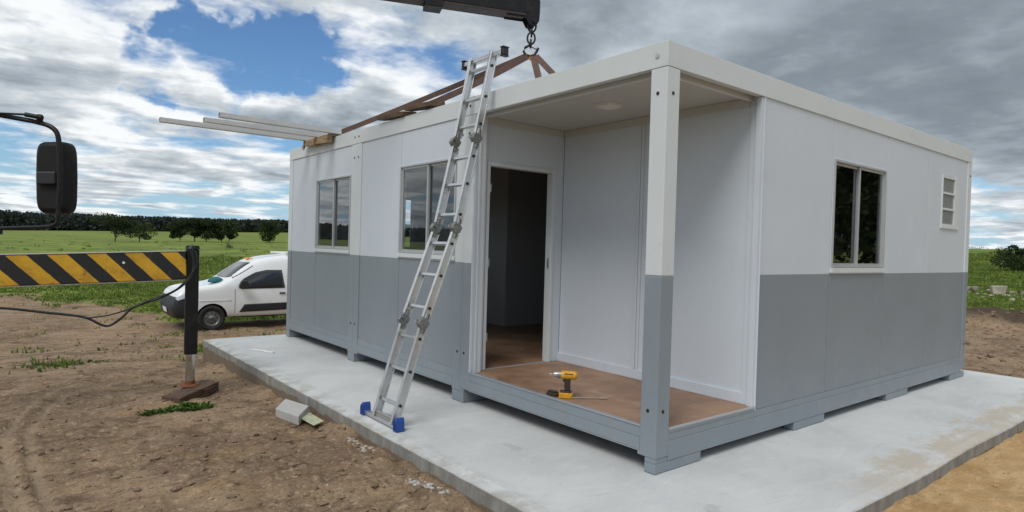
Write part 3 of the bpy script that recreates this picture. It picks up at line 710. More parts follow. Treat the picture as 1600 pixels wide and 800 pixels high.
window(0, 4.755, 5.862, WZ0+.01, WZ1, .012, 1); window(0, 2.412, 3.498, WZ0+.01, WZ1, .012, 1)
window(1, 2.352, 3.452, WZ0+.005, 2.298, .012, 1); window(1, EX0+.005, EX1-.002, WZ0+.01, WZ1-.055, LY-.012, -1)
# small louvred bathroom window, three panes one above the other
fr = MB()
def Q(m_, a, b, za, zb, d0, d1): m_.box(a, b, .012+d0, .012+d1, za, zb)
Q(fr, SX0, SX0+.018, SZ0, SZ1, -.014, .055); Q(fr, SX1-.14, SX1, SZ0, SZ1, -.014, .055)
hh = (SZ1-SZ0-.03)/3
for k in range(4): Q(fr, SX0+.0185, SX1-.1405, SZ0+k*hh, SZ0+k*hh+.024, -.010, .03)
o = fr.build('window', 'frame_white', house, .002, 1)
for k in range(3):
    g_ = MB(); Q(g_, SX0+.016, SX1-.138, SZ0+k*hh+.022, SZ0+(k+1)*hh+.002, .004, .008); g_.build('pane', 'frosted_pane', o)
m_ = MB(); Q(m_, SX0, SX1-.14, SZ0+.0, SZ1, .056, .060); m_.build('blind', 'hinge_grey', o)
m_ = MB(); Q(m_, SX0-.012, SX1+.012, SZ0-.03, SZ0-.001, -.018, .008); m_.build('sill', 'frame_white', o, .002, 1)

# ------------------------------------------------------------------ folding aluminium ladder
lad = tag(empty('folding_ladder', (-.92, 1.975, 0)), 'tall hinged aluminium ladder with blue feet leaning against the roof edge of the white house', 'ladder')
LO = Vector((-.92, 1.975, 0))
HP = [(-.905, .03), (-.66, .815), (-.37, 1.590), (-.190, 2.355), (-.035, 3.12)]
def LM(mb, name, mats, bevel=.002, parent=None):
    o = mb.build(name, mats, lad if parent is None else parent, bevel, 1)
    if parent is None: o.location = -LO
    return o
YL, YR = 2.135, 1.815
fr_ = [(.185, .515, .84), (.15, .49, .83), (.15, .49, .80), (.165, .48, .835)]
for s_ in range(4):
    a = Vector((HP[s_][0], 0, HP[s_][1])); b = Vector((HP[s_+1][0], 0, HP[s_+1][1])); dv = (b-a).normalized(); pv = Vector((dv.z, 0, -dv.x))
    L = (b-a).length; g0 = .0 if s_ == 0 else .045; g1 = L if s_ == 3 else L-.045
    for yy in (YL, YR):
        # C-section rail: web + two flanges
        mx = Matrix.Translation(a+Vector((0, yy, 0))) @ Matrix(((pv.x, 0, dv.x, 0), (0, 1, 0, 0), (pv.z, 0, dv.z, 0), (0, 0, 0, 1)))
        so = 1 if yy == YL else -1
        m_ = MB()
        m_.box(-.034, .034, -.003 if so > 0 else -.003, .003, g0, g1, 0, mx)
        for e_ in (-1, 1): p, q = sorted((e_*.034, e_*.0295)); p2, q2 = sorted((so*-.0035, so*-.0035-so*.020)); m_.box(p, q, p2, q2, g0, g1, 0, mx)
        p2, q2 = sorted((so*.0035, so*.0085)); m_.box(-.036, -.024, p2, q2, g0, g1, 0, mx); m_.box(.024, .036, p2, q2, g0, g1, 0, mx)
        LM(m_, 'rail', 'aluminium', .0012)
    for fz in fr_[s_]:
        c0 = a+(b-a)*fz
        m_ = MB(); mx = Matrix.Translation(c0) @ Matrix(((pv.x, 0, dv.x, 0), (0, 1, 0, 0), (pv.z, 0, dv.z, 0), (0, 0, 0, 1)))
        m_.box(-.016, .016, YR+.0, YL-.0, -.014, .014, 0, mx)
        o = LM(m_, 'rung', 'aluminium', .004)
        m_ = MB(); m_.cyl(c0+Vector((0, YR-.004, 0)), c0+Vector((0, YR-.012, 0)), .0125, n=10); m_.cyl(c0+Vector((0, YL+.004, 0)), c0+Vector((0, YL+.012, 0)), .0125, n=10)
        m_.build('rung_plug', 'black_plastic', o)
for s_ in (1, 2, 3):
    c0 = Vector((HP[s_][0], 0, HP[s_][1]))
    for yy in (YL, YR):
        m_ = MB(); so = 1 if yy == YL else -1
        d1 = (Vector((HP[s_+1][0], 0, HP[s_+1][1]))-c0).normalized(); d2 = (Vector((HP[s_-1][0], 0, HP[s_-1][1]))-c0).normalized()
        off = Vector((-.012, 0, .0))
        m_.cyl(c0+off+Vector((0, yy-.026, 0)), c0+off+Vector((0, yy+.026, 0)), .043, n=18)
        m_.cyl(c0+off+Vector((0, yy-.032, 0)), c0+off+Vector((0, yy+.032, 0)), .016, n=12)
        for dd in (d1, d2):
            q = dd.to_track_quat('Z', 'Y').to_matrix().to_4x4(); mx = Matrix.Translation(c0+Vector((0, yy, 0))) @ q
            m_.box(-.020, .020, -.026, .026, .02, .085, 0, mx) if False else m_.cyl(c0+dd*.02+Vector((0, yy, 0)), c0+dd*.085+Vector((0, yy, 0)), .026, .019, n=8)
        for w in range(6):
            an = w*1.05; m_.cyl(c0+off+Vector((math.cos(an)*.036, yy-.029, math.sin(an)*.036)), c0+off+Vector((math.cos(an)*.036, yy+.029, math.sin(an)*.036)), .011, n=8)
        m_.tube([c0+off+Vector((0, yy-so*.028, 0)), c0+off+Vector((-.04, yy-so*.035, .03)), c0+off+Vector((-.055, yy-so*.03, .005))], .007, 6)
        LM(m_, 'hinge', 'hinge_grey', 0)
# base stabiliser bar with blue feet, and the top bar with black pads
m_ = MB(); m_.box(-.925, -.880, 1.765, 2.305, .010, .040); LM(m_, 'stabiliser_bar', 'aluminium', .004)
m_ = MB(); m_.box(-.918, -.888, YR+.005, YL-.005, .041, .085); LM(m_, 'cross_plate', 'aluminium', .003)
for yy in (1.745, 2.325):
    m_ = MB()
    m_.prism([(yy-.032, .0), (yy+.032, .0), (yy+.024, .085), (yy-.006, .108), (yy-.022, .088)], 0, -.940, -.868)
    for k in range(3): m_.box(-.946, -.9405, yy-.024+k*.018, yy-.016+k*.018, .010, .080)
    LM(m_, 'foot', 'blue_plastic', .007)
tp = HP[4]
m_ = MB(); m_.box(tp[0]-.025, tp[0]+.025, 1.70, 2.235, tp[1]-.052, tp[1]-.012); LM(m_, 'top_bar', 'aluminium', .004)
for yy in (1.672, 2.255):
    m_ = MB(); m_.box(tp[0]-.030, tp[0]+.030, yy-.020, yy+.020, tp[1]-.062, tp[1]-.002); m_.box(tp[0]-.036, tp[0]+.036, yy-.025, yy+.025, tp[1]-.0015, tp[1]+.009); m_.box(tp[0]-.036, tp[0]+.036, yy-.025, yy+.025, tp[1]-.073, tp[1]-.0625)
    LM(m_, 'end_cap', 'black_plastic', .008)

# ------------------------------------------------------------------ crane boom, chain and slings
HK = Vector((1.0, 2.58, 3.49))
BE_ = Vector((1.07, 2.64, 3.99))
bdir = Vector((-.927, .375, .008)).normalized(); side = bdir.cross(Vector((0, 0, 1))).normalized(); bup = side.cross(bdir)
boom = tag(empty('crane_boom', tuple(BE_)), 'dark steel crane boom reaching in over the roof at the top edge of the picture', 'crane')
def BM(a0, a1, s0, s1, u0_, u1): 
    m_ = MB(); mx = Matrix(((bdir.x, side.x, bup.x, 0), (bdir.y, side.y, bup.y, 0), (bdir.z, side.z, bup.z, 0), (0, 0, 0, 1)))
    return m_.box(a0, a1, s0, s1, u0_, u1, 0, mx)
BM(.06, 5.5, -.075, .075, -.085, .14).build('inner_section', 'black_paint', boom, .012)
m_ = BM(.10, 5.5, -.085, .085, -.108, -.0855); m_.build('lower_flange', 'boom_rust', boom, .004)
BM(.98, 1.16, -.10, .10, -.155, .155).build('collar', 'black_paint', boom, .008)
BM(2.9, 6.5, -.10, .10, -.13, .18).build('outer_section', 'black_paint', boom, .012)
m_ = MB(); q = Matrix(((bdir.x, side.x, bup.x, 0), (bdir.y, side.y, bup.y, 0), (bdir.z, side.z, bup.z, 0), (0, 0, 0, 1)))
for sx in (-.07, .052):
    vs = [(-.06, -.06), (-.06, .07), (.02, .20), (.30, .20), (.30, -.125), (.09, -.125), (.05, -.19), (-.02, -.20), (-.055, -.14)]
    n = len(vs); pts = [q @ Vector((p[0], sx+dx, p[1])) for dx in (0, .018) for p in vs]
    m_.add(pts, [tuple(range(n)), tuple(reversed(range(n, 2*n)))]+[(i, n+i, n+(i+1) % n, (i+1) % n) for i in range(n)])
m_.build('head_plate', 'black_paint', boom, .003)
m_ = MB(); pc = q @ Vector((.0, 0, -.15)); m_.cyl(pc-side*.09, pc+side*.09, .022); m_.build('head_pin', 'chain_dark', boom)
m_ = MB(); m_.cyl(BE_*0+q @ Vector((.14, -.05, .06)), q @ Vector((.14, .05, .06)), .07); m_.build('head_roller', 'chain_dark', boom)

ch = tag(empty('crane_hook', tuple(HK)), 'dark chain and lifting hook hanging from the boom tip above the roof', 'hook')
vx = Vector((.78, -.62, 0)); vy = Vector((.62, .78, 0)); vz = Vector((0, 0, 1))
tz = (BE_+q @ Vector((0, 0, -.15))).z-HK.z     # pin height above the sling point
top = BE_+q @ Vector((0, 0, -.15))-HK; top = Vector((top.x, top.y, top.z))
links = [(.90, vx, .042, .062), (.70, vy, .028, .048), (.50, vx, .040, .062), (.33, vy, .026, .040)]
for k, ax, ra, rb in links:
    m_ = MB(); m_.torus(top*k, ax, vz, ra, rb, .0105, 18, 7); m_.build('chain_link', 'chain_dark', ch)
pts = []
hc = Vector((0, 0, .03))
pts = [top*.27, top*.20+vx*.0, hc+vx*-.01+vz*.055, hc+vx*-.055+vz*.03, hc+vx*-.07+vz*-.01, hc+vx*-.045+vz*-.045, hc+vx*.0+vz*-.058, hc+vx*.045+vz*-.045, hc+vx*.068+vz*-.01, hc+vx*.085+vz*.03]
m_ = MB(); m_.tube(pts, .014, 10); m_.build('hook_bow', 'chain_dark', ch)
m_ = MB(); m_.tube([hc+vx*-.01+vz*.05, hc+vx*.075+vz*.01], .005, 6); m_.build('safety_latch', 'chain_dark', ch)

def sling(a, b, w, sag, label, twist, lay=.35):
    a = Vector(a); b = Vector(b); pts = []
    for i in range(15):
        k = i/14; p = a.lerp(b, k); p.z -= sag*4*k*(1-k); pts.append(p)
    dirn = (b-a); dirn.z = 0; dirn.normalize()
    pts += [b+dirn*lay*.4+Vector((0, 0, -.0)), b+dirn*lay]
    m_ = MB(); m_.tube(pts, 0, flat=(w, .006), twist=twist)
    o = m_.build('lifting_strap', 'sling_brown'); tag(o, label, 'strap', 'webbing straps hanging from the crane hook'); return o
sling(HK+Vector((-.02, .03, -.02)), (.0, 5.02, 2.838), .062, .012, 'long brown webbing strap running from the hook to the roof edge beside the white bars', (0, 0, 1), .02)
sling(HK+Vector((-.03, .0, -.035)), (.01, 2.98, 2.850), .062, .02, 'brown strap passing behind the ladder top and ending at the dark board on the roof', (0, 0, 1), .02)
sling(HK+Vector((.02, -.03, -.03)), (.74, 2.01, 2.80), .07, .0, 'short brown strap going steeply down from the hook to the roof', (.78, -.62, 0), .05)
sling(HK+Vector((.04, -.04, -.02)), (1.02, 1.76, 2.80), .07, .0, 'short brown strap slanting down to the right of the hook', (.78, -.62, .1), .05)
m_ = MB(); m_.torus((0, 0, 0), vx, vz, .024, .024, .012, 12, 6)
o = m_.build('shackle', 'drill_yellow', ch, loc=(.015, -.01, -.04))

# ------------------------------------------------------------------ timber and metal bars on the roof
m_ = MB(); m_.box(-.055, .14, -.48, .48, -.012, .012)
m_.box(-.05, .12, -.40, .30, .0125, .034)
m_ = MB()
m_.prism([(-.45, -.085), (.02, -.055), (.03, -.075), (.46, -.04), (.46, .03), (.05, .028), (-.45, .030)], 0, -.075, -.030)
m_.box(-.0295, .16, -.44, .44, .004, .030)
o = m_.build('timber_plank', 'plank_wood', bevel=.004); o.rotation_euler = (0, 0, 0); o.location = (-.002, 5.72, 2.803); tag(o, 'splintered light timber plank hooked over the roof edge under the white bars', 'plank')
m_ = MB()
for i in range(7):
    a = random.uniform(-.8, .8); ln = random.uniform(.05, .13)
    m_.cyl((-.05, .45, -.02), (-.05+random.uniform(-.02, .02), .45+ln*math.cos(a), -.02+ln*math.sin(a)*1.1-.02), .008, .002, n=5)
m_.build('splinter', 'old_wood', o)
for i, (yy, xe, lab) in enumerate(((6.14, -1.86, 'longest and lowest of the three white metal bars jutting out over the left roof edge'),
                                   (5.72, -1.46, 'middle white metal bar of the three jutting out over the left roof edge'),
                                   (5.25, -1.40, 'highest white metal bar jutting out over the roof edge, nearest the brown strap'))):
    m_ = MB(); L = 3.4; hgt = .055
    m_.box(0, L, -.04, .04, 0, .004); m_.box(0, L, -.04, .04, hgt-.004, hgt); m_.box(0, L, -.04, -.036, .0041, hgt-.0041); m_.box(0, L, .036, .04, .0041, hgt-.0041)
    o = m_.build('metal_bar', 'beam_metal', bevel=.001); o.location = (xe, yy, 2.838+.0); o.rotation_euler = (0, R(.15), R(.4*(i-1)))
    tag(o, lab, 'metal bar', 'white metal bars lying on the roof')
for (ya_, yb, z, lab) in ((3.42, 4.02, 2.803, 'dark weathered board lying on the roof edge under the long strap, left one of two'), (2.86, 3.40, 2.822, 'dark weathered board with a pointed end on the roof edge, right one of two next to the ladder')):
    m_ = MB(); L = yb-ya_; m_.prism([(0, 0), (.16, -.02), (.18, L*.6), (.10, L), (-.01, L*.95)], 2, 0, .045)
    o = m_.build('roof_board', 'dark_plank', bevel=.003); o.location = (-.03, ya_, z); o.rotation_euler = (R(2.5), R(-6), 0); tag(o, lab, 'board', 'boards under the straps on the roof')

# ------------------------------------------------------------------ outrigger of the crane truck
leg = Vector((-1.79, 4.58, 0)); far = Vector((-3.33, 4.81, 0)); bx_ = (far-leg); rot = math.atan2(bx_.y, bx_.x); slope = math.atan2(.066, bx_.length)
outr = tag(empty('crane_outrigger', (leg.x, leg.y, -.01)), 'crane outrigger: yellow and black striped beam with black jack leg on a timber block', 'outrigger')
m_ = MB(); m_.box(.059, 2.6, -.09, .09, -.142, .142)
o = m_.build('beam', 'hazard_stripes', outr, .012); o.location = (0, 0, 1.155+.01)
# local x runs from the leg towards the truck, dipping slightly
o.rotation_euler = Euler((0, slope, rot), 'XYZ')
m_ = MB(); m_.box(.068, 2.6, -.095, .095, .1425, .1485); m_.box(.068, 2.6, -.095, .095, -.1505, -.1425); e_ = m_.build('edge_plate', 'steel', o, .001)
m_ = MB(); m_.cyl((.60, .094, .045), (.60, .089, .045), .012, n=10); m_.build('bolt', 'paper', o)
m_ = MB(); m_.box(-.061, .061, -.061, .061, .245, 1.33, 0, Matrix.Rotation(rot, 4, 'Z'))
m_.build('jack_leg', 'black_paint', outr, .012)
m_ = MB(); m_.cyl((0, 0, 1.331), (0, 0, 1.365), .075, .06, n=16); m_.box(-.05, .05, -.05, .05, 1.331, 1.36); m_.build('leg_cap', 'black_paint', outr, .006)
m_ = MB(); m_.cyl((0, 0, -.03), (0, 0, .2449), .043, n=20); m_.build('piston_rod', 'chrome_rod', outr)
m_ = MB(); m_.cyl((0, 0, -.062), (0, 0, -.0295), .05, .047, n=16); m_.cyl((0, 0, -.082), (0, 0, -.0625), .105, .09, n=24); m_.build('foot_plate', 'rust', outr, .003)
# hydraulic hoses sagging from the leg top
def wp(px, py, D):      # a point on the view line of the fitted camera, used only to read off sizes
    v = d+rr*((px-800)/983.57)+uu*((400-py)/983.57); return CAM+v*D
hp = [(0, 483), (70, 490), (130, 497), (158, 509), (172, 510), (190, 498), (210, 481), (250, 467), (282, 450), (300, 430), (302, 405), (296, 392)]
pts = [wp(x, y, 5.72+.72*(x/300)-.12) for x, y in hp]
def smooth(pts, n=6):
    out = []
    for i in range(len(pts)-1):
        p0 = pts[max(i-1, 0)]; p1 = pts[i]; p2 = pts[i+1]; p3 = pts[min(i+2, len(pts)-1)]
        for k in range(n):
            u = k/n; out.append(.5*((2*p1)+(p2-p0)*u+(2*p0-5*p1+4*p2-p3)*u*u+(3*p1-p0-3*p2+p3)*u**3))
    return out+[pts[-1]]
pts = [wp(-140, 478, 5.3)]+pts
m_ = MB(); m_.tube([p-outr.location for p in smooth(pts)], .0115, 8); m_.build('hydraulic_hose', 'black_plastic', outr)
hp = [(132, 499), (170, 494), (205, 483), (235, 470), (270, 457), (290, 440), (306, 418), (307, 400), (300, 391)]
m_ = MB(); m_.tube([wp(x, y, 5.72+.72*(x/300)-.15)-outr.location for x, y in [(-140, 484), (60, 494)]+hp] if False else [p-outr.location for p in smooth([wp(x, y, 5.72+.72*(x/300)-.16) for x, y in hp])], .007, 7); m_.build('hydraulic_hose', 'black_plastic', outr)
m_ = MB(); m_.box(-.27, .27, -.11, .11, -.05, .05)
bmx = bmesh.new(); bmx.from_mesh(m_.mesh('t', ['old_wood'])); bmesh.ops.subdivide_edges(bmx, edges=bmx.edges[:], cuts=5, use_grid_fill=True)
for v in bmx.verts: v.co += Vector((0, random.uniform(-.006, .006), random.uniform(-.005, .005))); v.co.z += .02*(v.co.x/.27)
me = bpy.data.meshes.new('timber_block'); bmx.to_mesh(me); bmx.free(); me.materials.append(M['old_wood'])
o = bpy.data.objects.new('timber_block', me); COL.objects.link(o); o.location = (-1.80, 4.46, -.142); o.rotation_euler = (0, R(-2), R(36))
b_ = o.modifiers.new('bevel', 'BEVEL'); b_.width = .006; b_.angle_limit = R(50)
tag(o, 'short dark brown timber block on the dirt under the jack leg', 'timber block')
outr.location.z = 0.0

# ------------------------------------------------------------------ truck mirror
mir = tag(empty('truck_mirror', tuple(wp(88, 278, 3.6))), 'black truck side mirror on a bent tube arm at the left edge of the picture', 'mirror')
m0 = wp(88, 278, 3.6)
m_ = MB(); n = 28; rings = []
for (dep, s_) in ((-.045, .72), (-.040, .90), (-.02, .985), (.0, 1.0), (.035, 1.0), (.045, .96)):
    ring_ = []
    for i in range(n):
        w = 2*math.pi*i/n; cx_, sy_ = math.cos(w), math.sin(w); ex = .32
        hx = .095*math.copysign(abs(cx_)**ex, cx_)*s_; hz_ = .205*math.copysign(abs(sy_)**ex, sy_)*(s_*.5+.5 if s_ < 1 else 1)
        hx *= 1-.06*abs(hz_/.205)**2
        ring_.append(rr*hx+uu*hz_+d*dep)
    rings.append(ring_)
vs = [v for g in rings for v in g]; nr_ = len(rings)
m_.add(vs, [(i*n+k, i*n+(k+1) % n, (i+1)*n+(k+1) % n, (i+1)*n+k) for i in range(nr_-1) for k in range(n)], 0, True)
m_.add(rings[0], [tuple(range(n))]); m_.add(rings[-1], [tuple(reversed(range(n)))])
o = m_.build('mirror_housing', 'mirror_black', mir)
m_ = MB(); ms = Matrix(((rr.x, uu.x, -d.x, 0), (rr.y, uu.y, -d.y, 0), (rr.z, uu.z, -d.z, 0), (0, 0, 0, 1)))
m_.box(-.062, .045, -.045, .028, .043, .075, 0, ms); m_.build('clamp_bracket', 'black_plastic', mir, .008)
ap = [(-90, 172), (0, 180), (50, 189), (75, 196), (88, 206), (92, 222), (93, 240)]
m_ = MB(); m_.tube([wp(x, y, 3.52)-m0 for x, y in ap[:3]]+[p-m0 for p in smooth([wp(x, y, 3.52) for x, y in ap[2:]])], .0135, 10)
m_.build('mirror_arm', 'black_paint', mir)
m_ = MB(); m_.tube([wp(93, 240, 3.52)-m0, wp(93, 285, 3.52)-m0], .0125, 10)
ap = [(93, 285), (91, 325), (90, 345), (82, 353), (60, 355), (0, 357), (-90, 362)]
m_.tube([p-m0 for p in smooth([wp(x, y, 3.52) for x, y in ap])], .0115, 10); m_.build('mirror_arm', 'black_paint', mir)
m_ = MB(); m_.tube([wp(x, y, 3.50)-m0 for x, y in [(-90, 170), (0, 177), (42, 179)]], .006, 8); m_.cyl(wp(40, 179, 3.5)-m0, wp(66, 184, 3.5)-m0, .013, n=10); m_.cyl(wp(62, 180, 3.5)-m0, wp(62, 192, 3.52)-m0, .016, n=10)
m_.build('arm_brace', 'black_paint', mir)
m_ = MB(); m_.cyl(wp(-6, 350, 3.55)-m0, wp(-6, 366, 3.55)-m0, .03, n=12); m_.build('arm_mount', 'black_plastic', mir)

# ------------------------------------------------------------------ power drill and chisel on the porch floor
dr = tag(empty('power_drill', (.128, .975, .285), (0, 0, R(132))), 'yellow and black cordless drill standing upright on the porch floor', 'drill')
# local x = towards the chuck
m_ = MB(); m_.box(-.055, .060, -.036, .036, .0, .048); m_.build('battery', 'drill_yellow', dr, .007)
m_ = MB(); m_.box(-.045, .05, -.030, .030, .0485, .062); m_.build('battery_mount', 'drill_dark', dr, .004)
m_ = MB(); m_.prism([(-.035, .062), (.012, .062), (.018, .10), (.014, .165), (-.036, .165), (-.032, .11)], 1, -.017, .017); m_.build('grip', 'drill_dark', dr, .006)
m_ = MB(); m_.cyl((-.088, 0, .195), (-.075, 0, .195), .026, .037, 18); m_.cyl((-.075, 0, .195), (.045, 0, .195), .037, .036, 18); m_.build('motor_housing', 'drill_yellow', dr)
m_ = MB(); m_.box(-.06, .02, -.038, .038, .207, .214); m_.box(.012, .03, -.010, .010, .135, .160); m_.build('trigger', 'drill_dark', dr, .003)
m_ = MB(); m_.cyl((.045, 0, .195), (.078, 0, .195), .033, .029, 18); m_.build('gearbox', 'hinge_grey', dr)
m_ = MB(); m_.cyl((.078, 0, .195), (.105, 0, .195), .024, .022, 16); m_.cyl((.105, 0, .195), (.125, 0, .195), .018, .010, 12); m_.cyl((.125, 0, .195), (.145, 0, .195), .004, n=8); m_.build('chuck', 'steel', dr)
m_ = MB(); m_.tube([Vector(p) for p in [(-.09, -.01, .007), (0, .0, .007), (.16, .01, .007)]], .0055, 8); m_.cyl((.15, .01, .008), (.20, .013, .008), .010, n=8)
o = m_.build('steel_chisel', 'steel', None); o.location = (.21, .89, .285); o.rotation_euler = (0, 0, R(-40)); tag(o, 'slim steel chisel bar lying on the porch floor right of the drill', 'chisel')
m_ = MB(); m_.box(-.05, .05, -.028, .028, 0, .028); m_.box(-.03, .045, -.02, .02, .028, .040)
o = m_.build('dark_item', 'drill_dark', None, .010); o.location = (.095, 1.085, .285); o.rotation_euler = (0, 0, R(105)); tag(o, 'small dark brown pouch on the porch floor left of the drill base', 'item')  # small dark brown box shape left of the drill

dr.scale = (.92, .92, .92)
# ------------------------------------------------------------------ things beside and on the slab
def slabby(name, quad, z0, z1, m, label, cat, tilt=(0, 0)):
    cx_ = sum(p[0] for p in quad)/4; cy_ = sum(p[1] for p in quad)/4
    m_ = MB(); m_.prism([(p[0]-cx_, p[1]-cy_) for p in quad], 2, 0, z1-z0)
    o = m_.build(name, m, None, .006); o.location = (cx_, cy_, z0); o.rotation_euler = (tilt[0], tilt[1], 0); tag(o, label, cat); return o
slabby('cement_block', [(-1.375, 3.16), (-1.21, 3.38), (-1.11, 3.05), (-1.285, 2.83)], -.145, -.06, 'cement_block', 'grey cement block lying in the dirt against the slab edge', 'cement block', (R(3), R(-4)))
slabby('broken_tile', [(-1.26, 3.02), (-1.12, 3.07), (-1.10, 2.73), (-1.22, 2.65)], -.125, -.113, 'tile_green', 'pale green broken tile in the dirt beside the cement block', 'tile', (R(2), R(2)))
m_ = MB(); m_.box(-.26, .0, -.02, .02, 0, .014); m_.box(-.02, .13, -.045, -.01, 0, .012)
o = m_.build('metal_offcut', 'paper', None, .002); o.location = (-.65, 5.72, .001); o.rotation_euler = (0, 0, R(-60)); tag(o, 'small white metal offcut lying on the bare slab beside the house', 'offcut')
m_ = MB(); m_.box(-.26, .02, -.035, .035, 0, .10); m_.box(-.26, -.0, -.02, .02, .1005, .104)
o = m_.build('white_pipe_piece', 'paper', None, .006); o.location = (-3.42, 5.0, gz(-3.42, 5.0)-.02); tag(o, 'white plastic offcut on the dirt at the left edge of the picture', 'offcut')

# ------------------------------------------------------------------ van parked behind the slab
car = empty('parked_van', (.45, 14.05, -.73)); tag(car, 'white cargo van with black bumper and door strip parked beyond the slab', 'van')
# local: x backwards from front axle, y towards far side (near side y=-.8), z up
st = [(-.84, .62, .50, .66, .50), (-.82, .40, .66, .74, .58), (-.75, .28, .93, .81, .64), (-.56, .25, 1.01, .83, .68), (-.22, .25, 1.06, .84, .71), (.12, .25, 1.09, .84, .72), (.32, .25, 1.16, .84, .72),
      (.60, .25, 1.42, .84, .64), (.88, .25, 1.62, .84, .62), (1.15, .25, 1.72, .84, .64), (1.70, .25, 1.80, .84, .66), (2.4, .25, 1.84, .84, .70), (3.05, .25, 1.82, .82, .68), (3.10, .34, 1.70, .80, .66)]
rings = []
for x, B, T, w, wt in st:
    belt = min(T-.10, .98) if T > 1.2 else T-.12
    if T < .7: belt = T-.05
    pts = [(-w*.86, B), (-w*.97, B+.10), (-w, (B+belt)/2+.02), (-w*.985, belt)]
    if T > 1.2: pts += [(-(w*.4+wt*.6), belt+(T-belt)*.62), (-wt, T-.09), (-wt*.86, T-.02), (-wt*.4, T)]
    else: pts += [(-w*.95, T-.07), (-w*.90, T-.03), (-w*.75, T), (-w*.4, T+.01)]
    full = pts+[(-y_, z_) for y_, z_ in reversed(pts)]
    rings.append([Vector((x, y_, z_)) for y_, z_ in full])
m_ = MB(); n = len(rings[0]); vs = [v for g in rings for v in g]
fs = [(i*n+k, i*n+(k+1) % n, (i+1)*n+(k+1) % n, (i+1)*n+k) for i in range(len(rings)-1) for k in range(n)]
m_.add(vs, fs, 0, True); m_.add(rings[0], [tuple(range(n))], 0, True); m_.add(rings[-1], [tuple(reversed(range(n)))], 0, True)
m_.v = m_.v[:len(vs)]; m_.f = fs+[list(range(n)), [len(vs)-n+i for i in reversed(range(n))]]; m_.mi = [0]*len(m_.f); m_.sm = [True]*len(m_.f)
body = m_.build('body', ['car_white', 'car_trim'], car)
ss = body.modifiers.new('sub', 'SUBSURF'); ss.levels = 2; ss.render_levels = 2
cut = MB()
for ax in (0, 2.58): cut.cyl((ax, -1.2, .30), (ax, -.45, .30), .345, n=28, mi=0); cut.cyl((ax, .45, .30), (ax, 1.2, .30), .345, n=28, mi=0)
cutter = cut.build('cutter', ['car_trim'], car)
bo = body.modifiers.new('arch', 'BOOLEAN'); bo.object = cutter; bo.operation = 'DIFFERENCE'; bo.solver = 'EXACT'; bo.material_mode = 'TRANSFER'
bpy.context.view_layer.update(); dg = bpy.context.evaluated_depsgraph_get()
nm = bpy.data.meshes.new_from_object(body.evaluated_get(dg)); body.modifiers.clear(); body.data = nm
bmq = bmesh.new(); bmq.from_mesh(nm)
for co_, no_ in (((0, 0, .64), (.22, 0, 1)), ((-.37, 0, 0), (1, 0, 0)), ((-.80, 0, .80), (.1, 0, 1))):
    bmesh.ops.bisect_plane(bmq, geom=bmq.verts[:]+bmq.edges[:]+bmq.faces[:], plane_co=co_, plane_no=no_)
for f in bmq.faces:
    c0 = f.calc_center_median()
    if c0.x < -.37 and c0.z+.22*c0.x < .64 and c0.z > .2: f.material_index = 1
bmq.to_mesh(nm); bmq.free()
nm.set_sharp_from_angle(angle=R(38)) if hasattr(nm, 'set_sharp_from_angle') else None
bpy.data.objects.remove(cutter)
from mathutils.bvhtree import BVHTree
bv = BVHTree.FromPolygons([v.co for v in nm.vertices], [tuple(p.vertices) for p in nm.polygons])
def skin(poly, name, m, out=.006, dirv=(0, 1, 0), origin=-2.0, res=16, parent=car):
    """panel that follows the body: polygon in side view (x,z) cast along +y, or in front view"""
    xs = [p[0] for p in poly]; zs = [p[1] for p in poly]; x0_, x1_, z0_, z1_ = min(xs), max(xs), min(zs), max(zs)
    bmq = bmesh.new()
    top = sorted(set(xs))
    def inside_span(x):
        ys = []
        for i in range(len(poly)):
            (ax_, az_), (bx2, bz2) = poly[i], poly[(i+1) % len(poly)]
            if (ax_ <= x <= bx2) or (bx2 <= x <= ax_):
                if abs(bx2-ax_) < 1e-6: ys += [az_, bz2]
                else: ys.append(az_+(bz2-az_)*(x-ax_)/(bx2-ax_))
        return min(ys), max(ys)
    cols = []; nz_ = 6
    for i in range(res+1):
        x = x0_+(x1_-x0_)*i/res; lo, hi = inside_span(min(max(x, x0_+1e-4), x1_-1e-4)); col = []
        for j in range(nz_+1):
            z = lo+(hi-lo)*j/nz_
            o_ = Vector((x, origin, z)) if dirv[1] else Vector((origin, x, z))
            h_ = bv.ray_cast(o_, Vector(dirv))
            p = h_[0] if h_[0] is not None else o_+Vector(dirv)*1.2
            nn = h_[1] if h_[1] is not None else -Vector(dirv)
            if nn.dot(Vector(dirv)) > 0: nn = -nn
            col.append(p+nn*out)
        cols.append([bmq.verts.new(p) for p in col])
    for i in range(res):
        for j in range(nz_): 
            f = bmq.faces.new((cols[i][j], cols[i+1][j], cols[i+1][j+1], cols[i][j+1])); f.smooth = True
    me_ = bpy.data.meshes.new(name); bmq.normal_update(); bmq.to_mesh(me_); bmq.free(); me_.materials.append(M[m])
    o_ = bpy.data.objects.new(name, me_); COL.objects.link(o_); o_.parent = parent
    so_ = o_.modifiers.new('thick', 'SOLIDIFY'); so_.thickness = .008; so_.offset = 0
    return o_
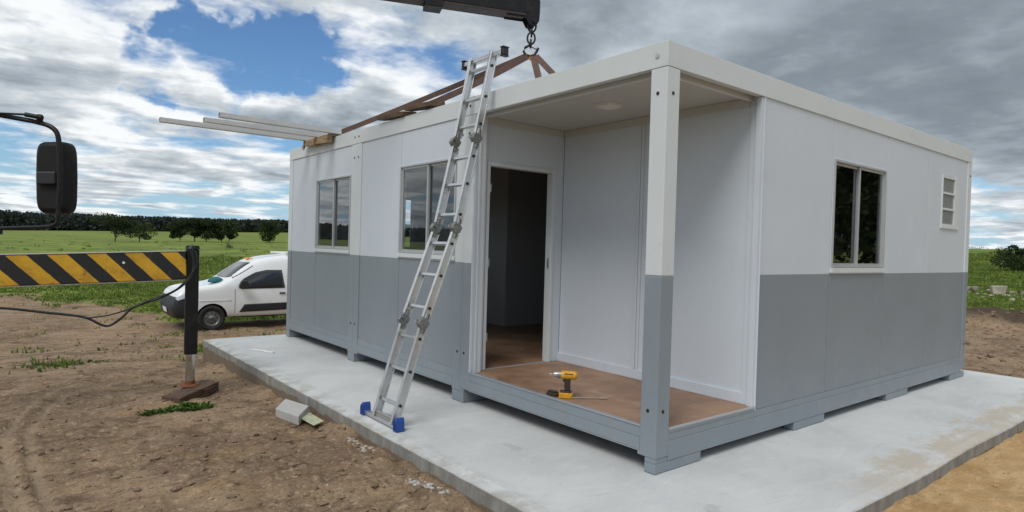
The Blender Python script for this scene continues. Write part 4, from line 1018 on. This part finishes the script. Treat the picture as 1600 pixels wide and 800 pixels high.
for sgn in (1, -1):
    org = -2.0*sgn; dv_ = (0, sgn, 0)
    skin([(.58, 1.00), (.60, 1.12), (.72, 1.22), (.98, 1.36), (1.25, 1.42), (1.66, 1.42), (1.68, .98), (.62, .97)], 'side_window', 'car_glass', .007, dv_, org)
    dt = skin([(.62, .60), (1.72, .62), (1.72, .44), (.60, .42)], 'door_strip', 'car_trim', .012, dv_, org, 10)
    skin([(1.54, .87), (1.68, .87), (1.68, .83), (1.54, .83)], 'door_handle', 'car_trim', .022, dv_, org, 4)
    skin([(.62, 1.0), (.66, 1.0), (.66, 1.13), (.62, 1.10)], 'window_divider', 'car_trim', .014, dv_, org, 2)
    skin([(-.30, .70), (.42, .70), (.42, .715), (-.30, .715)], 'panel_crease', 'car_white', .006, dv_, org, 6)
    skin([(.50, .27), (2.2, .27), (2.2, .31), (.50, .31)], 'sill_trim', 'car_trim', .006, dv_, org, 6)
    for xx in (.50, 1.76): skin([(xx-.004, .30), (xx+.004, .30), (xx+.004, .97), (xx-.004, .97)], 'door_gap', 'car_trim', .001, dv_, org, 2)
    skin([(-.76, .77), (-.66, .86), (-.44, .95), (-.40, .91), (-.52, .79), (-.73, .72)], 'headlight', 'lamp_glass', .01, dv_, org, 8)
skin([(-.20, .42), (-.20, .53), (.20, .53), (.20, .42)], 'licence_plate', 'paper', .02, (1, 0, 0), -2.0, 4)
# windscreen: cast straight down from above on the sloping front of the cabin
bmq = bmesh.new(); cols = []
for i in range(11):
    col = []
    for j in range(7):
        x = .36+(.86-.36)*j/6; wy = .70-.06*j/6; y_ = -wy+2*wy*i/10; x += .10*abs(y_/wy)**3
        h_ = bv.ray_cast(Vector((x, y_, 3)), Vector((0, 0, -1))); p = h_[0]+h_[1]*.007 if h_[0] is not None else Vector((x, y_, 1.3)); col.append(bmq.verts.new(p))
    cols.append(col)
for i in range(10):
    for j in range(6): f = bmq.faces.new((cols[i][j], cols[i+1][j], cols[i+1][j+1], cols[i][j+1])); f.smooth = True
me_ = bpy.data.meshes.new('windscreen'); bmq.normal_update(); bmq.to_mesh(me_); bmq.free(); me_.materials.append(M['car_glass'])
o = bpy.data.objects.new('windscreen', me_); COL.objects.link(o); o.parent = car
m_ = MB(); m_.cyl((.62, -.92, 1.02), (.62, -.84, 1.06), .02, n=8)
vs_ = []
m_.prism([(.55, 1.0), (.74, 1.0), (.76, 1.12), (.70, 1.18), (.60, 1.17), (.55, 1.08)], 1, -1.02, -.92); m_.build('wing_mirror', 'car_trim', car, .02)
m_ = MB(); m_.box(.95, 1.10, -.12, .12, 1.665, 1.70); m_.build('roof_lamp', 'amber', car, .01)
m_ = MB(); m_.box(1.75, 3.0, -.60, -.56, 1.80, 1.86); m_.box(1.75, 3.0, .56, .60, 1.80, 1.86)
for xx in (1.8, 2.35, 2.9): m_.box(xx, xx+.04, -.5595, .5595, 1.82, 1.85)
m_.build('roof_rack', 'paper', car, .006)
def wheel(x, y, s):
    m_ = MB(); n = 36; prof = [(.175, 0), (.19, -.075), (.27, -.095), (.293, -.075), (.300, 0), (.293, .075), (.27, .095), (.19, .075)]
    vs = [Vector((math.cos(2*math.pi*i/n)*r_, w, math.sin(2*math.pi*i/n)*r_)) for i in range(n) for r_, w in prof]; k = len(prof)
    m_.add(vs, [(i*k+j, i*k+(j+1) % k, ((i+1) % n)*k+(j+1) % k, ((i+1) % n)*k+j) for i in range(n) for j in range(k)], 0, True)
    w = m_.build('wheel', 'tyre', car); w.location = (x, y, .30)
    m_ = MB(); prof = [(.182, -.070*s), (.176, -.045*s), (.150, -.032*s), (.130, -.040*s), (.085, -.052*s), (.045, -.048*s), (.040, -.065*s), (.0, -.065*s)]
    k = len(prof); vs = [Vector((math.cos(2*math.pi*i/n)*r_, ww, math.sin(2*math.pi*i/n)*r_)) for i in range(n) for r_, ww in prof]
    m_.add(vs, [(i*k+j, i*k+j+1, ((i+1) % n)*k+j+1, ((i+1) % n)*k+j) for i in range(n) for j in range(k-1)], 0, True); m_.build('rim', 'rim_steel', w)
    for i in range(8):
        m_ = MB(); a = i*math.pi/4; m_.cyl((math.cos(a)*.112, -.049*s, math.sin(a)*.112), (math.cos(a)*.112, -.044*s, math.sin(a)*.112), .017, n=8)
        m_.build('rim_slot', 'hole_black', w)
for x in (0, 2.58): wheel(x, -.74, 1); wheel(x, .74, -1)
# a bunched teal cloth on the bonnet
bmq = bmesh.new(); bmesh.ops.create_icosphere(bmq, subdivisions=3, radius=1)
for v in bmq.verts: v.co = Vector((v.co.x*.17, v.co.y*.15, max(v.co.z, -.2)*.11))*(1+.25*(fbm(np.array([v.co.x*4+3]), np.array([v.co.y*4+v.co.z*5]), 1, 3)[0]-.5))
for f in bmq.faces: f.smooth = True
me_ = bpy.data.meshes.new('cloth_bundle'); bmq.to_mesh(me_); bmq.free(); me_.materials.append(M['teal_cloth'])
o = bpy.data.objects.new('cloth_bundle', me_); COL.objects.link(o); o.location = (.60, 13.60, .41); tag(o, 'bunched teal cloth lying on the bonnet of the white van', 'cloth')

# ------------------------------------------------------------------ vegetation
def blades(name, pts, hfun, wfun, matn, lean=.35, seed=3):
    rng = np.random.default_rng(seed); n = len(pts); P_ = np.array(pts)
    a = rng.uniform(0, 2*np.pi, n); h_ = hfun(P_, rng); w_ = wfun(P_, rng)
    la = rng.uniform(0, 2*np.pi, n); ln = rng.uniform(.0, lean, n)*h_
    v = np.zeros((n, 3, 3)); dx = np.cos(a)*w_/2; dy = np.sin(a)*w_/2
    v[:, 0] = P_+np.stack([dx, dy, -0.01+0*a], -1); v[:, 1] = P_-np.stack([dx, dy, 0.01+0*a], -1)
    v[:, 2] = P_+np.stack([np.cos(la)*ln, np.sin(la)*ln, h_], -1)
    me = bpy.data.meshes.new(name); me.vertices.add(n*3); me.vertices.foreach_set('co', v.astype(np.float32).ravel())
    me.loops.add(n*3); me.loops.foreach_set('vertex_index', np.arange(n*3, dtype=np.int32)); me.polygons.add(n); me.polygons.foreach_set('loop_start', np.arange(0, n*3, 3, dtype=np.int32)); me.update(calc_edges=True)
    me.materials.append(M[matn]); o = bpy.data.objects.new(name, me); COL.objects.link(o); return o
rng = np.random.default_rng(11)
def scatter(n, az0, az1, r0_, r1_, pw=1.0):
    az = np.radians(rng.uniform(az0, az1, n)); r = r0_*(r1_/r0_)**rng.uniform(0, 1, n)**pw
    return CAM.x+r*np.cos(az), CAM.y+r*np.sin(az), r
gx = []; 
for (n, a0, a1, q0, q1, pw) in ((150000, 66, 96, 10, 60, 1.0), (45000, 8, 18, 21, 70, 1.2)):
    x, y, r = scatter(n, a0, a1, q0, q1, pw); z, g_, s_, b_ = terrain(x, y)
    cl = fbm(x, y, 2.2, 3, 91)
    keep = rng.uniform(0, 1, len(x)) < np.clip(g_*1.15+(cl-.5)*1.6-.25, 0, 1)
    # nothing grows under the parked van
    keep &= ~((x > -.7) & (x < 3.7) & (y > 13.1) & (y < 15.0))
    gx.append(np.stack([x[keep], y[keep], z[keep]], -1))
gp = np.concatenate(gx)
rg_ = lambda P_: np.hypot(P_[:, 0]-CAM.x, P_[:, 1]-CAM.y)
o = blades('grass', gp, lambda P_, q_: q_.uniform(.015, .06, len(P_))*(1+rg_(P_)/40)*(.6+.9*fbm(P_[:, 0], P_[:, 1], .7, 2, 95)), lambda P_, q_: q_.uniform(.012, .03, len(P_))*(1+rg_(P_)/14), 'grass_blade', .8)
tag(o, 'rough green pasture grass beyond the bare earth', 'grass', kind='stuff')

def leafy(name, centers, n, size, matn, seed, parent=None, squash=.8):
    """leaf-sized quads spread through clumps"""
    rg2 = np.random.default_rng(seed); C_ = np.array(centers); k = rg2.integers(0, len(C_), n)
    dirs = rg2.normal(size=(n, 3)); dirs /= np.linalg.norm(dirs, axis=1)[:, None]
    rad = C_[k, 3]*rg2.uniform(.45, 1.05, n)**.6
    p = C_[k, :3]+dirs*rad[:, None]*np.array([1, 1, squash])
    a = rg2.normal(size=(n, 3)); a /= np.linalg.norm(a, axis=1)[:, None]; b = np.cross(a, rg2.normal(size=(n, 3))); b /= np.linalg.norm(b, axis=1)[:, None]
    s_ = size*rg2.uniform(.6, 1.4, n)[:, None]
    v = np.stack([p-a*s_-b*s_*.5, p+a*s_*.2-b*s_*.6, p+a*s_+b*s_*.1, p-a*s_*.1+b*s_*.6], 1)
    me = bpy.data.meshes.new(name); me.vertices.add(n*4); me.vertices.foreach_set('co', v.astype(np.float32).ravel())
    me.loops.add(n*4); me.loops.foreach_set('vertex_index', np.arange(n*4, dtype=np.int32)); me.polygons.add(n); me.polygons.foreach_set('loop_start', np.arange(0, n*4, 4, dtype=np.int32)); me.update(calc_edges=True)
    me.materials.append(M[matn]); o = bpy.data.objects.new(name, me); COL.objects.link(o)
    if parent: o.parent = parent
    return o
def make_tree(name, loc, h, w, matn, seed, label, cat, group, trunk=.35, n=2200, low=False):
    rg3 = random.Random(seed); root = tag(empty(name, loc), label, cat, group)
    m_ = MB(); th = h*trunk; m_.tube([Vector((0, 0, -.3)), Vector((rg3.uniform(-.03, .03)*h, 0, th*.5)), Vector((rg3.uniform(-.04, .04)*h, rg3.uniform(-.03, .03)*h, th))], h*.022, 7)
    cs = []
    for i in range(12):
        a = rg3.uniform(0, 6.28); rd = rg3.uniform(.08, .40)*w; zz = rg3.uniform(.30 if low else trunk*1.05, .84)*h
        c0 = Vector((math.cos(a)*rd, math.sin(a)*rd, zz)); cs.append((c0.x, c0.y, c0.z, rg3.choice([.10, .15, .2, .25, .3])*w))
        m_.tube([Vector((0, 0, th*rg3.uniform(.5, .95))), c0*.55+Vector((0, 0, zz*.25)), c0], h*.009, 5)
    if low: cs += [(rg3.uniform(-.28, .28)*w, rg3.uniform(-.28, .28)*w, rg3.uniform(.18, .5)*h, .24*w) for _ in range(7)]
    m_.build('trunk', 'bark', root)
    leafy('crown', cs, n, h*.030, matn, seed, root, .62)
    return root
TS = [('field_tree', 11.56, 129.4, 5.2, 5.6, 'tree_leaf', 'leftmost tree in the pasture, dark spreading crown, directly right of the truck mirror'),
      ('field_tree', 16.3, 136.3, 4.0, 4.4, 'pale_leaf', 'small pale loose tree in the pasture just right of the leftmost tree'),
      ('field_tree', 26.4, 152.5, 5.0, 4.6, 'tree_leaf', 'dark round tree with a low crown at the left end of the pasture tree row'),
      ('field_tree', 29.6, 153.4, 5.6, 5.0, 'tree_leaf', 'tall dark tree second in the pasture tree row, above the striped beam end'),
      ('field_tree', 31.9, 153.0, 5.9, 5.4, 'tree_leaf', 'tallest crown in the middle of the pasture tree row'),
      ('field_tree', 34.9, 152.0, 5.6, 5.0, 'tree_leaf', 'dark tree with bare stem showing, right of the tallest in the pasture row'),
      ('field_tree', 37.6, 156.6, 4.8, 4.0, 'pale_leaf', 'paler thin tree at the right end of the pasture tree row')]
for i, (nm_, x, y, h_, w_, mt, lb) in enumerate(TS):
    make_tree(nm_, (x, y, gz(x, y)), h_*1.02, w_*1.18, mt, 40+i, lb, 'tree', 'trees standing in the pasture', trunk=.20, n=3600)
make_tree('field_tree', (45.8, 152.9, gz(45.8, 152.9)), 5.6, 6.4, 'tree_leaf', 61, 'dense dark bushy pasture tree just left of the house, leaves down to the ground', 'tree', 'trees standing in the pasture', trunk=.2, n=4200, low=True)
make_tree('pasture_bush', (20.3, 88.9, gz(20.3, 88.9)), .9, 1.3, 'tree_leaf', 62, 'small lone dark bush in the pasture above the white van', 'bush', None, trunk=.2, n=900, low=True)
make_tree('pasture_bush', (38.6, 6.6, gz(38.6, 6.6)), 1.55, 2.5, 'tree_leaf', 63, 'dark bush on the grassy rise at the right edge of the picture', 'bush', None, trunk=.2, n=5200, low=True)
# trees standing off to the right, seen only in the window panes of the right wall
for i, (x, y, h_, w_) in enumerate([(24, -7.5, 6.5, 6), (28, -9.5, 7, 6.5), (27, -14, 7, 6.5), (33, -12, 8, 7), (22, -11.5, 5.5, 5.5), (30, -6.5, 7, 6), (36, -17, 8, 7)]):
    lb = ['shorter', 'tall', 'rounded', 'very tall', 'small', 'upright', 'farthest'][i]+' dark tree beyond the right side, mirrored in the big right window'
    make_tree('shade_tree', (x, y, gz(x, y)), h_, w_, 'tree_leaf', 80+i, lb, 'tree', 'trees mirrored in the right window', trunk=.18, n=2600, low=True)
# low scrub dotted over the pasture
gs = random.Random(9); cs = []
while len(cs) < 230:
    az_ = R(gs.choice([gs.uniform(68, 94), gs.uniform(68, 94), gs.uniform(8, 18)])); r_ = 28*(150/28)**gs.random()
    x_, y_ = CAM.x+r_*math.cos(az_), CAM.y+r_*math.sin(az_); w_ = gs.uniform(.12, .42)*(1+r_/120)
    cs.append((x_, y_, gz(x_, y_)+w_*.12, w_))
o = leafy('pasture_scrub', cs, 7000, .07, 'grass_blade', 15, None, .38); tag(o, 'low dark tufts of scrub dotted over the pasture', 'scrub', kind='stuff')
# plantation on the skyline
def forest():
    rg4 = np.random.default_rng(5); V_ = []; n = 0
    az = np.concatenate([rg4.uniform(58, 112, 4200), rg4.uniform(112, 215, 2600)]); r = rg4.uniform(440, 500, len(az))
    x = CAM.x+r*np.cos(np.radians(az)); y = CAM.y+r*np.sin(np.radians(az)); z = terrain(x, y)[0]
    k_ = np.clip((np.interp(az, [60, 71, 84, 90, 215], [8.4, 8.4, 9.4, 10.8, 11])), 1, 20)
    h = k_*rg4.uniform(.93, 1.04, len(az))*(1+.10*(fbm(az, az*0, .5, 3, 8)-.5)*2); nf = 30
    N_ = len(az)*nf; t_ = rg4.uniform(.0, 1, (len(az), nf)); a = rg4.uniform(0, 2*np.pi, (len(az), nf))
    wr = (1.9*(1-t_**2.2)+.35)*rg4.uniform(.5, 1.1, (len(az), nf))
    px = x[:, None]+np.cos(a)*wr; py = y[:, None]+np.sin(a)*wr; pz = z[:, None]+h[:, None]*(.02+.97*t_)
    p = np.stack([px, py, pz], -1).reshape(-1, 3); u1 = rg4.normal(size=(N_, 3)); u1 /= np.linalg.norm(u1, axis=1)[:, None]
    u2 = np.cross(u1, rg4.normal(size=(N_, 3))); u2 /= np.linalg.norm(u2, axis=1)[:, None]; s_ = (rg4.uniform(.8, 1.6, N_)*(1.35-.7*t_.reshape(-1)))[:, None]
    v = np.stack([p-u1*s_, p+u2*s_*.9, p+u1*s_*.9-u2*s_*.3], 1)
    me = bpy.data.meshes.new('distant_forest'); me.vertices.add(N_*3); me.vertices.foreach_set('co', v.astype(np.float32).ravel())
    me.loops.add(N_*3); me.loops.foreach_set('vertex_index', np.arange(N_*3, dtype=np.int32)); me.polygons.add(N_); me.polygons.foreach_set('loop_start', np.arange(0, N_*3, 3, dtype=np.int32)); me.update(calc_edges=True)
    me.materials.append(M['hazy_forest_leaf']); o = bpy.data.objects.new('distant_forest', me); COL.objects.link(o)
    tag(o, 'dark band of distant plantation forest along the left skyline', 'forest', kind='stuff')
forest()
# weeds around the timber block
def weed(name, cx_, cy_, rad_, n, seed, label):
    rg5 = np.random.default_rng(seed); a = rg5.uniform(0, 6.28, n); r = rad_*rg5.uniform(0, 1, n)**.6
    x = cx_+np.cos(a)*r*1.5; y = cy_+np.sin(a)*r*.7; z = terrain(x, y)[0]
    V_ = []; F_ = []
    for i in range(n):
        aa = rg5.uniform(0, 6.28); L = rg5.uniform(.03, .075); w = L*.22; e0 = rg5.uniform(.1, 1.1); o_ = len(V_)
        dx, dy = math.cos(aa), math.sin(aa); ce, se = math.cos(e0), math.sin(e0); b0 = Vector((x[i], y[i], z[i]))
        V_ += [b0, b0+Vector((dx*L*.5*ce-dy*w, dy*L*.5*ce+dx*w, L*.5*se+.008)), b0+Vector((dx*L*ce, dy*L*ce, L*.75*se)), b0+Vector((dx*L*.5*ce+dy*w, dy*L*.5*ce-dx*w, L*.5*se+.008))]
        F_.append((o_, o_+1, o_+2, o_+3))
    me = bpy.data.meshes.new(name); me.from_pydata([tuple(v) for v in V_], [], F_); me.materials.append(M['weed_leaf']); o = bpy.data.objects.new(name, me); COL.objects.link(o)
    tag(o, label, 'weeds', kind='stuff')
weed('weeds', -1.93, 3.96, .15, 420, 1, 'low green weeds in front of the timber block on the dirt')
weed('weeds', -2.24, 3.98, .06, 70, 2, 'tiny patch of weeds left of the timber block')
weed('weeds', -2.6, 8.2, .35, 240, 3, 'straggly weeds in the bare earth behind the jack leg')
# loose clods and pebbles
def rocks(name, n, area, smin, smax, m, label, seed, keep=lambda x, y: True, pw=2.2):
    rg6 = np.random.default_rng(seed); V_ = []; F_ = []; c0 = 0
    ico = [(0, 0, 1), (.9, 0, .4), (.28, .85, .4), (-.72, .53, .4), (-.72, -.53, .4), (.28, -.85, .4), (.72, .53, -.4), (-.28, .85, -.4), (-.9, 0, -.4), (-.28, -.85, -.4), (.72, -.53, -.4), (0, 0, -1)]
    fc = [(0, 1, 2), (0, 2, 3), (0, 3, 4), (0, 4, 5), (0, 5, 1), (1, 6, 2), (2, 7, 3), (3, 8, 4), (4, 9, 5), (5, 10, 1), (6, 7, 2), (7, 8, 3), (8, 9, 4), (9, 10, 5), (10, 6, 1), (11, 7, 6), (11, 8, 7), (11, 9, 8), (11, 10, 9), (11, 6, 10)]
    xs = []; 
    while len(xs) < n:
        x, y = area(rg6)
        if keep(x, y) and not (-1.08 < x < 6.65 and -1.05 < y < 7.25): xs.append((x, y))
    xs = np.array(xs); zz = terrain(xs[:, 0], xs[:, 1])[0]; ic = np.array(ico)
    for i in range(n):
        s = smin+(smax-smin)*rg6.uniform(0, 1)**pw; q = ic*(1+rg6.uniform(-.32, .32, (12, 1)))*s*np.array([rg6.uniform(.7, 1.4), rg6.uniform(.7, 1.4), rg6.uniform(.4, .8)])
        a = rg6.uniform(0, 6.28); q = q @ np.array([[math.cos(a), -math.sin(a), 0], [math.sin(a), math.cos(a), 0], [0, 0, 1]])
        V_.append(q+np.array([xs[i, 0], xs[i, 1], zz[i]+s*.15])); F_ += [(a_+i*12, b_+i*12, c_+i*12) for a_, b_, c_ in fc]
    me = bpy.data.meshes.new(name); me.from_pydata(np.concatenate(V_).tolist(), [], F_); me.materials.append(M[m]); o = bpy.data.objects.new(name, me); COL.objects.link(o)
    tag(o, label, 'stones', kind='stuff')
def area_l(g): r = 1.3*(14/1.3)**g.uniform(0, 1); a = R(g.uniform(58, 96)); return CAM.x+r*math.cos(a), CAM.y+r*math.sin(a)
def area_r(g): return g.uniform(.2, 9), g.uniform(-4.5, -1.0)
def area_rb(g): return g.uniform(6.7, 19), g.uniform(-4, 6)
rocks('earth_clods', 4200, area_l, .003, .034, 'dirt_clod', 'loose brown earth clods scattered over the bare ground at left', 1, pw=3.4)
rocks('pebbles', 260, area_l, .003, .012, 'pale_stone', 'small pale pebbles scattered on the bare earth at left', 2)
mat('sand_clod', (.40, .26, .13), .95, var=.3, vscale=9)
rocks('sand_clods', 1300, area_r, .004, .022, 'sand_clod', 'small lumps of sandy soil along the front right of the slab', 3)
rocks('earth_clods', 900, area_rb, .015, .07, 'dirt_clod', 'dark clods of scraped earth beyond the right end of the slab', 4)
rocks('cement_crumbs', 60, lambda g: (g.uniform(-1.16, -1.02), g.uniform(1.75, 2.15)), .006, .022, 'pale_stone', 'pale cement crumbs on the dirt against the slab by the ladder feet', 5)
rocks('cement_crumbs', 50, lambda g: (g.uniform(-1.2, -1.03), g.uniform(.7, 1.1)), .006, .022, 'cement_block', 'grey crumbs on the dirt at the foot of the slab near the bottom of the picture', 6)
# broken concrete lying in the grass at far right
def chunk(name, x, y, sx, sy, sz, rz, m, label, group):
    rg7 = random.Random(label); m_ = MB(); m_.box(-sx/2, sx/2, -sy/2, sy/2, -.05, sz)
    m_.v = [(a+rg7.uniform(-.12, .12)*sx, b+rg7.uniform(-.12, .12)*sy, c0+rg7.uniform(-.15, .15)*sz) for a, b, c0 in m_.v]
    o = m_.build(name, m, None, .02); o.location = (x, y, gz(x, y)); o.rotation_euler = (rg7.uniform(-.1, .1), rg7.uniform(-.1, .1), rz); tag(o, label, 'concrete rubble', group)
gp_ = 'broken concrete pieces in the grass at right'
chunk('concrete_chunk', 24.4, 4.15, .42, .4, .30, .4, 'pale_stone', 'largest upright block of pale concrete in the grass at far right', gp_)
chunk('concrete_chunk', 24.2, 5.1, .9, .35, .16, .9, 'pale_stone', 'low flat slab piece of concrete just left of the largest block in the grass', gp_)
chunk('concrete_chunk', 24.6, 6.0, .5, .3, .25, .2, 'pale_stone', 'small concrete piece nearest the house corner in the grass', gp_)
chunk('concrete_chunk', 24.9, 3.4, 1.0, .4, .14, 1.3, 'pale_stone', 'low long concrete piece just right of the largest block in the grass', gp_)
rocks('rubble', 160, lambda g: (g.uniform(22.5, 25.5), g.uniform(2.4, 7)), .03, .11, 'pale_stone', 'pale rubble scattered in the grass at far right', 7)
# ------------------------------------------------------------------ end of vegetation
